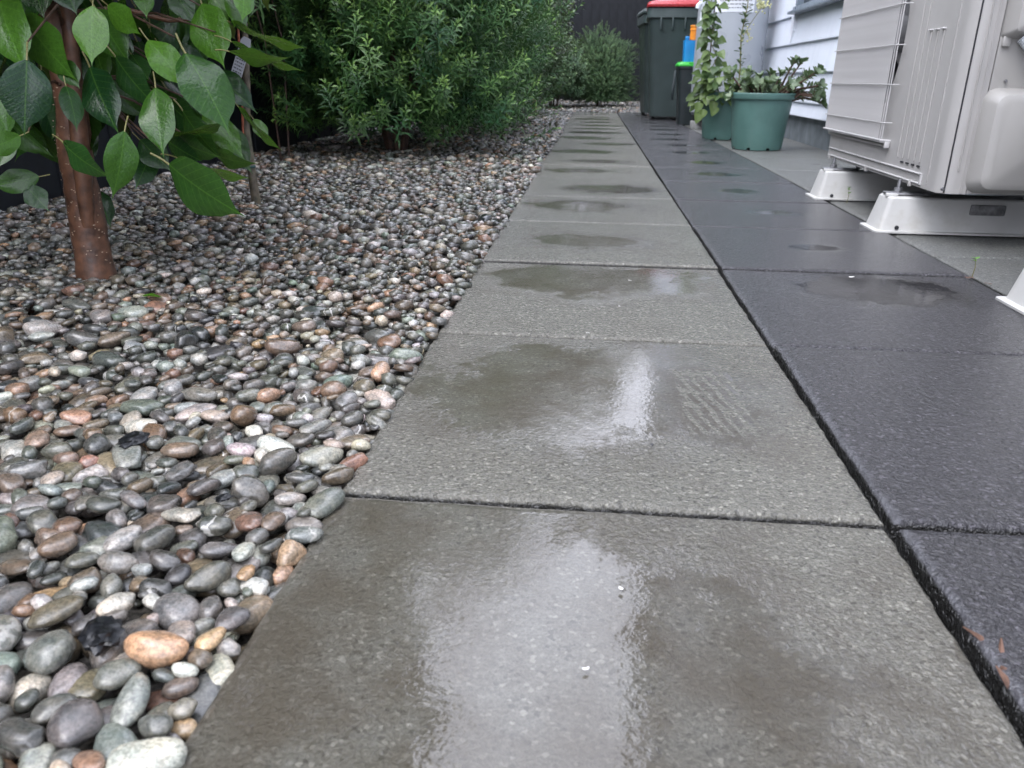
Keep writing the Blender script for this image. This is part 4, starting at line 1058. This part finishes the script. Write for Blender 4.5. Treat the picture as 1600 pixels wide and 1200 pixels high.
def shrub(name, label, cat, c, rad, h, n, protos, mat, seed, scale=1., stems=5, low=.0, clip=None, group=None, tmax=.35, upb=.75, stemr=.012):
    r = random.Random(seed); root = empty(name, (c[0], c[1], 0), label=label, cat=cat, group=group)
    P = [p[0] for p in protos]; TN = [p[1] for p in protos]; items = []; b = MB(); o3 = Vector((seed*3.3, 0, 0))
    tries = 0
    while len(items) < n and tries < n*8:
        tries += 1
        d = Vector((r.gauss(0, 1), r.gauss(0, 1), r.gauss(0, 1))).normalized()
        bump_ = 1+.30*noise.noise(d*2.1+o3)+.22*noise.noise(d*5+o3)
        rr_ = (r.random()**.38)*bump_
        p = Vector((d.x*rad[0]*rr_, d.y*rad[1]*rr_, low+(h-low)/2+d.z*(h-low)/2*rr_))
        if p.z < .05+.05*r.random(): continue
        if clip and not clip(p.x+c[0], p.y+c[1], p.z): continue
        dirv = Vector((d.x*.75, d.y*.75, upb+d.z*.5+r.uniform(-.2, .4))).normalized()+Vector((r.gauss(0, .25), r.gauss(0, .25), r.gauss(0, .2)))
        tone = max(0, min(1, .12+.25*noise.noise(p*4)+r.uniform(-.05, tmax*.5)))
        items.append((r.randrange(len(P)), T34(frame_from(dirv, (r.gauss(0, 1), r.gauss(0, 1), r.gauss(0, 1)), 0), scale*r.uniform(.75, 1.2), p), tone))
    foliage('foliage', mat, root, P, items, TN, kind='stuff', smooth=False)
    for k in range(stems):
        a = r.uniform(0, 6.28); q = Vector((math.cos(a)*rad[0]*.6, math.sin(a)*rad[1]*.6, h*.75))
        s0 = Vector((math.cos(a)*.03, math.sin(a)*.03, -.04))
        b.tube([s0, s0.lerp(q, .35)+Vector((0, 0, h*.08)), s0.lerp(q, .7)+Vector((r.gauss(0, .03), r.gauss(0, .03), h*.05)), q], [stemr, stemr*.8, stemr*.5, stemr*.3], 7)
    b.obj('stem', M['twig'], root); return root
NP = [shoot_proto(s, 26, .066, .0085, .17, .35, .3) for s in range(4)]
NP2 = [shoot_proto(s+8, 20, .066, .009, .18, .35, .3) for s in range(3)]
SP = [shoot_proto(s+20, 14, .028, .013, .09, .7, .1) for s in range(3)]
OP = [shoot_proto(s+30, 12, .055, .022, .14, .4, .3) for s in range(3)]
CP = [shoot_proto(s+40, 12, .09, .03, .25, .4, .3) for s in range(3)]
shrub('conifer_shrub', 'bushy shrub with narrow needle-like leaves and lime tips, largest beside the gravel', 'shrub', (-1.02, 3.5), (.64, .66), 1.6, 2300, NP, M['needle'], 1, low=-.62, stems=7, stemr=.016)
shrub('conifer_shrub', 'narrow-leaved shrub just behind the largest one, its right side leaning over the gravel', 'shrub', (-.93, 4.75), (.60, .7), 1.9, 1700, NP2, M['needle'], 2, low=-.35, stems=6, scale=1.1, stemr=.016)
shrub('broadleaf_shrub', 'brighter green shrub with short wide leaves above the small red tag', 'shrub', (-.78, 6.1), (.46, .55), 1.5, 1100, SP, M['shrub'], 3, low=-.1, stems=4, scale=1.5, upb=.3)
shrub('broadleaf_shrub', 'tall loose olive-toned shrub with a pale trunk near the far end', 'shrub', (-.88, 8.0), (.58, .7), 2.3, 1300, OP, M['olive'], 4, low=.12, stems=5, scale=1.25, stemr=.02)
shrub('round_shrub', 'rounded clipped-looking small-leaved shrub at the far end of the path', 'shrub', (.06, 11.1), (.47, .48), .95, 4600, SP, M['shrub'], 5, low=-.3, stems=3, scale=.8, upb=.1)
shrub('round_shrub', 'low dark shrub left of the rounded shrub at the far end', 'shrub', (-.55, 10.4), (.40, .5), .85, 900, OP, M['shrub'], 6, low=.0, stems=4, scale=.9)
shrub('conifer_shrub', 'dark narrow-leaved shrub against the fence behind the thin young tree', 'shrub', (-1.40, 2.95), (.16, .28), 1.5, 200, NP, M['needle'], 7, low=.55, stems=2, stemr=.005)
# tall trees whose crowns stand above the picture and show as reflections
def tall(label, c, rad, z0, z1, n, seed, sc):
    r = random.Random(seed); root = empty('tall_tree', (c[0], c[1], 0), label=label, cat='tree')
    P = [p[0] for p in CP]; TN = [p[1] for p in CP]; items = []; o3 = Vector((seed*7., 0, 0))
    while len(items) < n:
        d = Vector((r.gauss(0, 1), r.gauss(0, 1), r.gauss(0, 1))).normalized(); rr_ = r.random()**.4*(1+.45*noise.noise(d*2.4+o3)+.3*noise.noise(d*6+o3))
        p = Vector((d.x*rad*rr_, d.y*rad*rr_, (z0+z1)/2+d.z*(z1-z0)/2*rr_))
        if p.z < z0*.8: continue
        items.append((r.randrange(3), T34(frame_from(d+Vector((0, 0, .5)), (r.gauss(0, 1), r.gauss(0, 1), 1), 0), sc*r.uniform(.7, 1.3), p), r.random()*.25))
    foliage('crown', M['olive'], root, P, items, TN, kind='stuff', smooth=False)
    MB().tube([(0, 0, -.05), (.03, 0, z0*.6), (0, .04, (z0+z1)/2)], [.07, .055, .03], 10).obj('trunk', M['slim'], root)
tall('very tall dark tree standing beyond the fence at the far left corner', (-3.3, 16.5), 2.5, 2.6, 12.2, 2600, 51, 1.9)
tall('tall tree beyond the far fence, straight ahead of the path', (-.9, 17.6), 2.0, 1.6, 9.0, 2400, 52, 2.0)
tall('lower bushy tree beyond the far fence, behind the bins', (1.9, 18.5), 1.8, 1.2, 5.6, 1500, 54, 1.8)
tall('tall tree beyond the left fence halfway along', (-4.2, 9.5), 1.9, 2.4, 8.2, 1300, 53, 2.2)

# small red tag low in the shrubs
rg = empty('red_tag', (-.56, 7.0, 0), label='tiny red-orange tag on a short stick at the foot of the shrubs', cat='tag')
MB().tube([(0, 0, -.03), (0, 0, .12)], .004, 6).obj('stick', M['twig'], rg); MB().box((0, 0, .13), (.035, .006, .09), bevel=.002).obj('plate', M['redtag'], rg)

# ------------------------------------------------------------------ weeds and litter
wl = blade(4, 2, .7, curl=.1, base=.7)
def weed(name, loc, h, n, label, sc):
    root = empty(name, loc, label=label, cat='weed'); r = random.Random(n); items = []
    MB().tube([(0, 0, -.005), (.002, 0, h*.5), (-.001, 0, h)], [.0009, .0008, .0006], 6).obj('stem', M['petiole'], root)
    for k in range(n):
        a = r.uniform(0, 6.28); z = h*r.choice((1, 1, 1, .85, .6))
        items.append((0, T34(frame_from((math.cos(a), math.sin(a), .5), (0, 0, 1)), sc*r.uniform(.7, 1.1), (0, 0, z)), r.random()))
    foliage('leaf', M['weed'], root, [wl], items)
weed('seedling', (.753, 1.02, 0), .032, 8, 'tiny green seedling growing at the edge of the charcoal pavers', .011)
weed('seedling', (.80, 2.035, 0), .045, 9, 'small green seedling in front of the far plastic foot', .013)
rp_ = random.Random(21)
def bit(name, x, y, label, cat, mat, s, grp, z=.0015, lump=False):
    b = MB(); n = 7
    if lump:
        bmesh.ops.create_icosphere(b.bm, subdivisions=3, radius=1)
        for v in b.bm.verts: v.co = Vector((v.co.x*s*1.2, v.co.y*s*.8, v.co.z*s*.42))*(1+.55*noise.noise(v.co*2.2+Vector((x*50, 0, 0)))+.25*noise.noise(v.co*6+Vector((x*50, 0, 0))))
    else:
        c = b.bm.verts.new((0, 0, s*.25)); ring = [b.bm.verts.new((s*math.cos(k*6.283/n)*rp_.uniform(.7, 1.2), s*.55*math.sin(k*6.283/n)*rp_.uniform(.7, 1.2), rp_.uniform(0, s*.3))) for k in range(n)]
        for k in range(n): b.bm.faces.new((c, ring[k], ring[(k+1) % n]))
    o = b.obj(name, mat, None, smooth=not lump or True, ang=40 if lump else 60); o.location = (x, y, z); o.rotation_euler = (0, 0, rp_.uniform(0, 6)); tagit(o, label, cat, grp)
for i, (px_, py_, lb, s) in enumerate([(915, 1052, 'pale petal flake in the middle of the nearest grey paver', .003), (970, 926, 'tiny pale flake behind the larger one on the nearest grey paver', .0028), (918, 524, 'pale flake in the joint between the second and third grey pavers', .003),
      (984, 441, 'pale flake lying in the puddle of the third grey paver', .0035), (968, 482, 'smaller pale flake toward the front of the third grey paver', .003), (1330, 436, 'white flake lying in the puddle on the charcoal paver', .006), (1018, 700, 'dark speck of grit on the second grey paver', .0035)]):
    d = fw+r2*((px_-800)/FPX)-u2*((py_-600)/FPX); t = -CH/d.z; p = CAM+d*t
    bit('petal' if i < 6 else 'grit', p.x, p.y, lb, 'petal' if i < 6 else 'grit', M['petal'] if i < 6 else M['char'], s, 'pale flakes fallen on the wet pavers' if i < 6 else None, .0035)
for i, (px_, py_, lb, s) in enumerate([(1515, 437, 'brown dried leaf on the edge of the charcoal pavers near the lone foot', .011), (1543, 446, 'smaller dark dried leaf beside the lone foot', .007), (1544, 384, 'dark scrap of leaf on the pale paver under the air conditioner', .01), (1210, 344, 'tiny dry scrap at the joint between grey and charcoal pavers', .004)]):
    d = fw+r2*((px_-800)/FPX)-u2*((py_-600)/FPX); t = -CH/d.z; p = CAM+d*t
    bit('dry_leaf', p.x, p.y, lb, 'leaf', M['dry'] if i != 2 else M['char'], s, 'bits of dry leaf on the paving', .003)
# dead leaf sheaths caught in the open joint, lower right
root = empty('dry_leaf', (.262, -.19, -.01), label='curled reddish-brown dead leaf bits caught in the joint at the lower right', cat='leaf')
for k in range(5):
    b = MB(); a = rp_.uniform(-.5, .5); L = rp_.uniform(.012, .028)
    b.tube([(0, 0, 0), (math.sin(a)*L*.5, L*.5, .006), (math.sin(a)*L, L, .004+.004*(k % 2))], [.0006, .0022, .0005], 5); o = b.obj('fragment', M['dry'], root); o.location = (rp_.uniform(-.004, .006), -.02+k*.012, .004)
# charcoal lumps and a green leaf on the gravel
def top_at(x, y):
    i, j = int((x-GX0)/RES), int((y-GY0)/RES); return float(H[max(0, i-2):i+3, max(0, j-2):j+3].max())
for (px_, py_, lb, s) in [(212, 708, 'jagged black charcoal lump on the pebbles at mid left', .014), (165, 1022, 'flat black charcoal piece among the nearest pebbles', .014), (352, 800, 'small black chip on the pebbles left of the path', .006)]:
    d = fw+r2*((px_-800)/FPX)-u2*((py_-600)/FPX); t = -(CH-.0)/d.z; p = CAM+d*t
    bit('charcoal_lump', p.x, p.y, lb, 'charcoal', M['char'], s, None, top_at(p.x, p.y)+s*.25, True)
d = fw+r2*((243-800)/FPX)-u2*((481-600)/FPX); p = CAM+d*(-CH/d.z)
o = link('fallen_leaf', LM[0], None, None); o.location = (p.x-.02, p.y, top_at(p.x, p.y)+.006); o.scale = (.035, .035, .035); o.rotation_euler = (.1, 0, -1.5); o.color = (.9, 0, 0, 1)
tagit(o, 'small green leaf fallen on the pebbles in front of the tree', 'leaf')
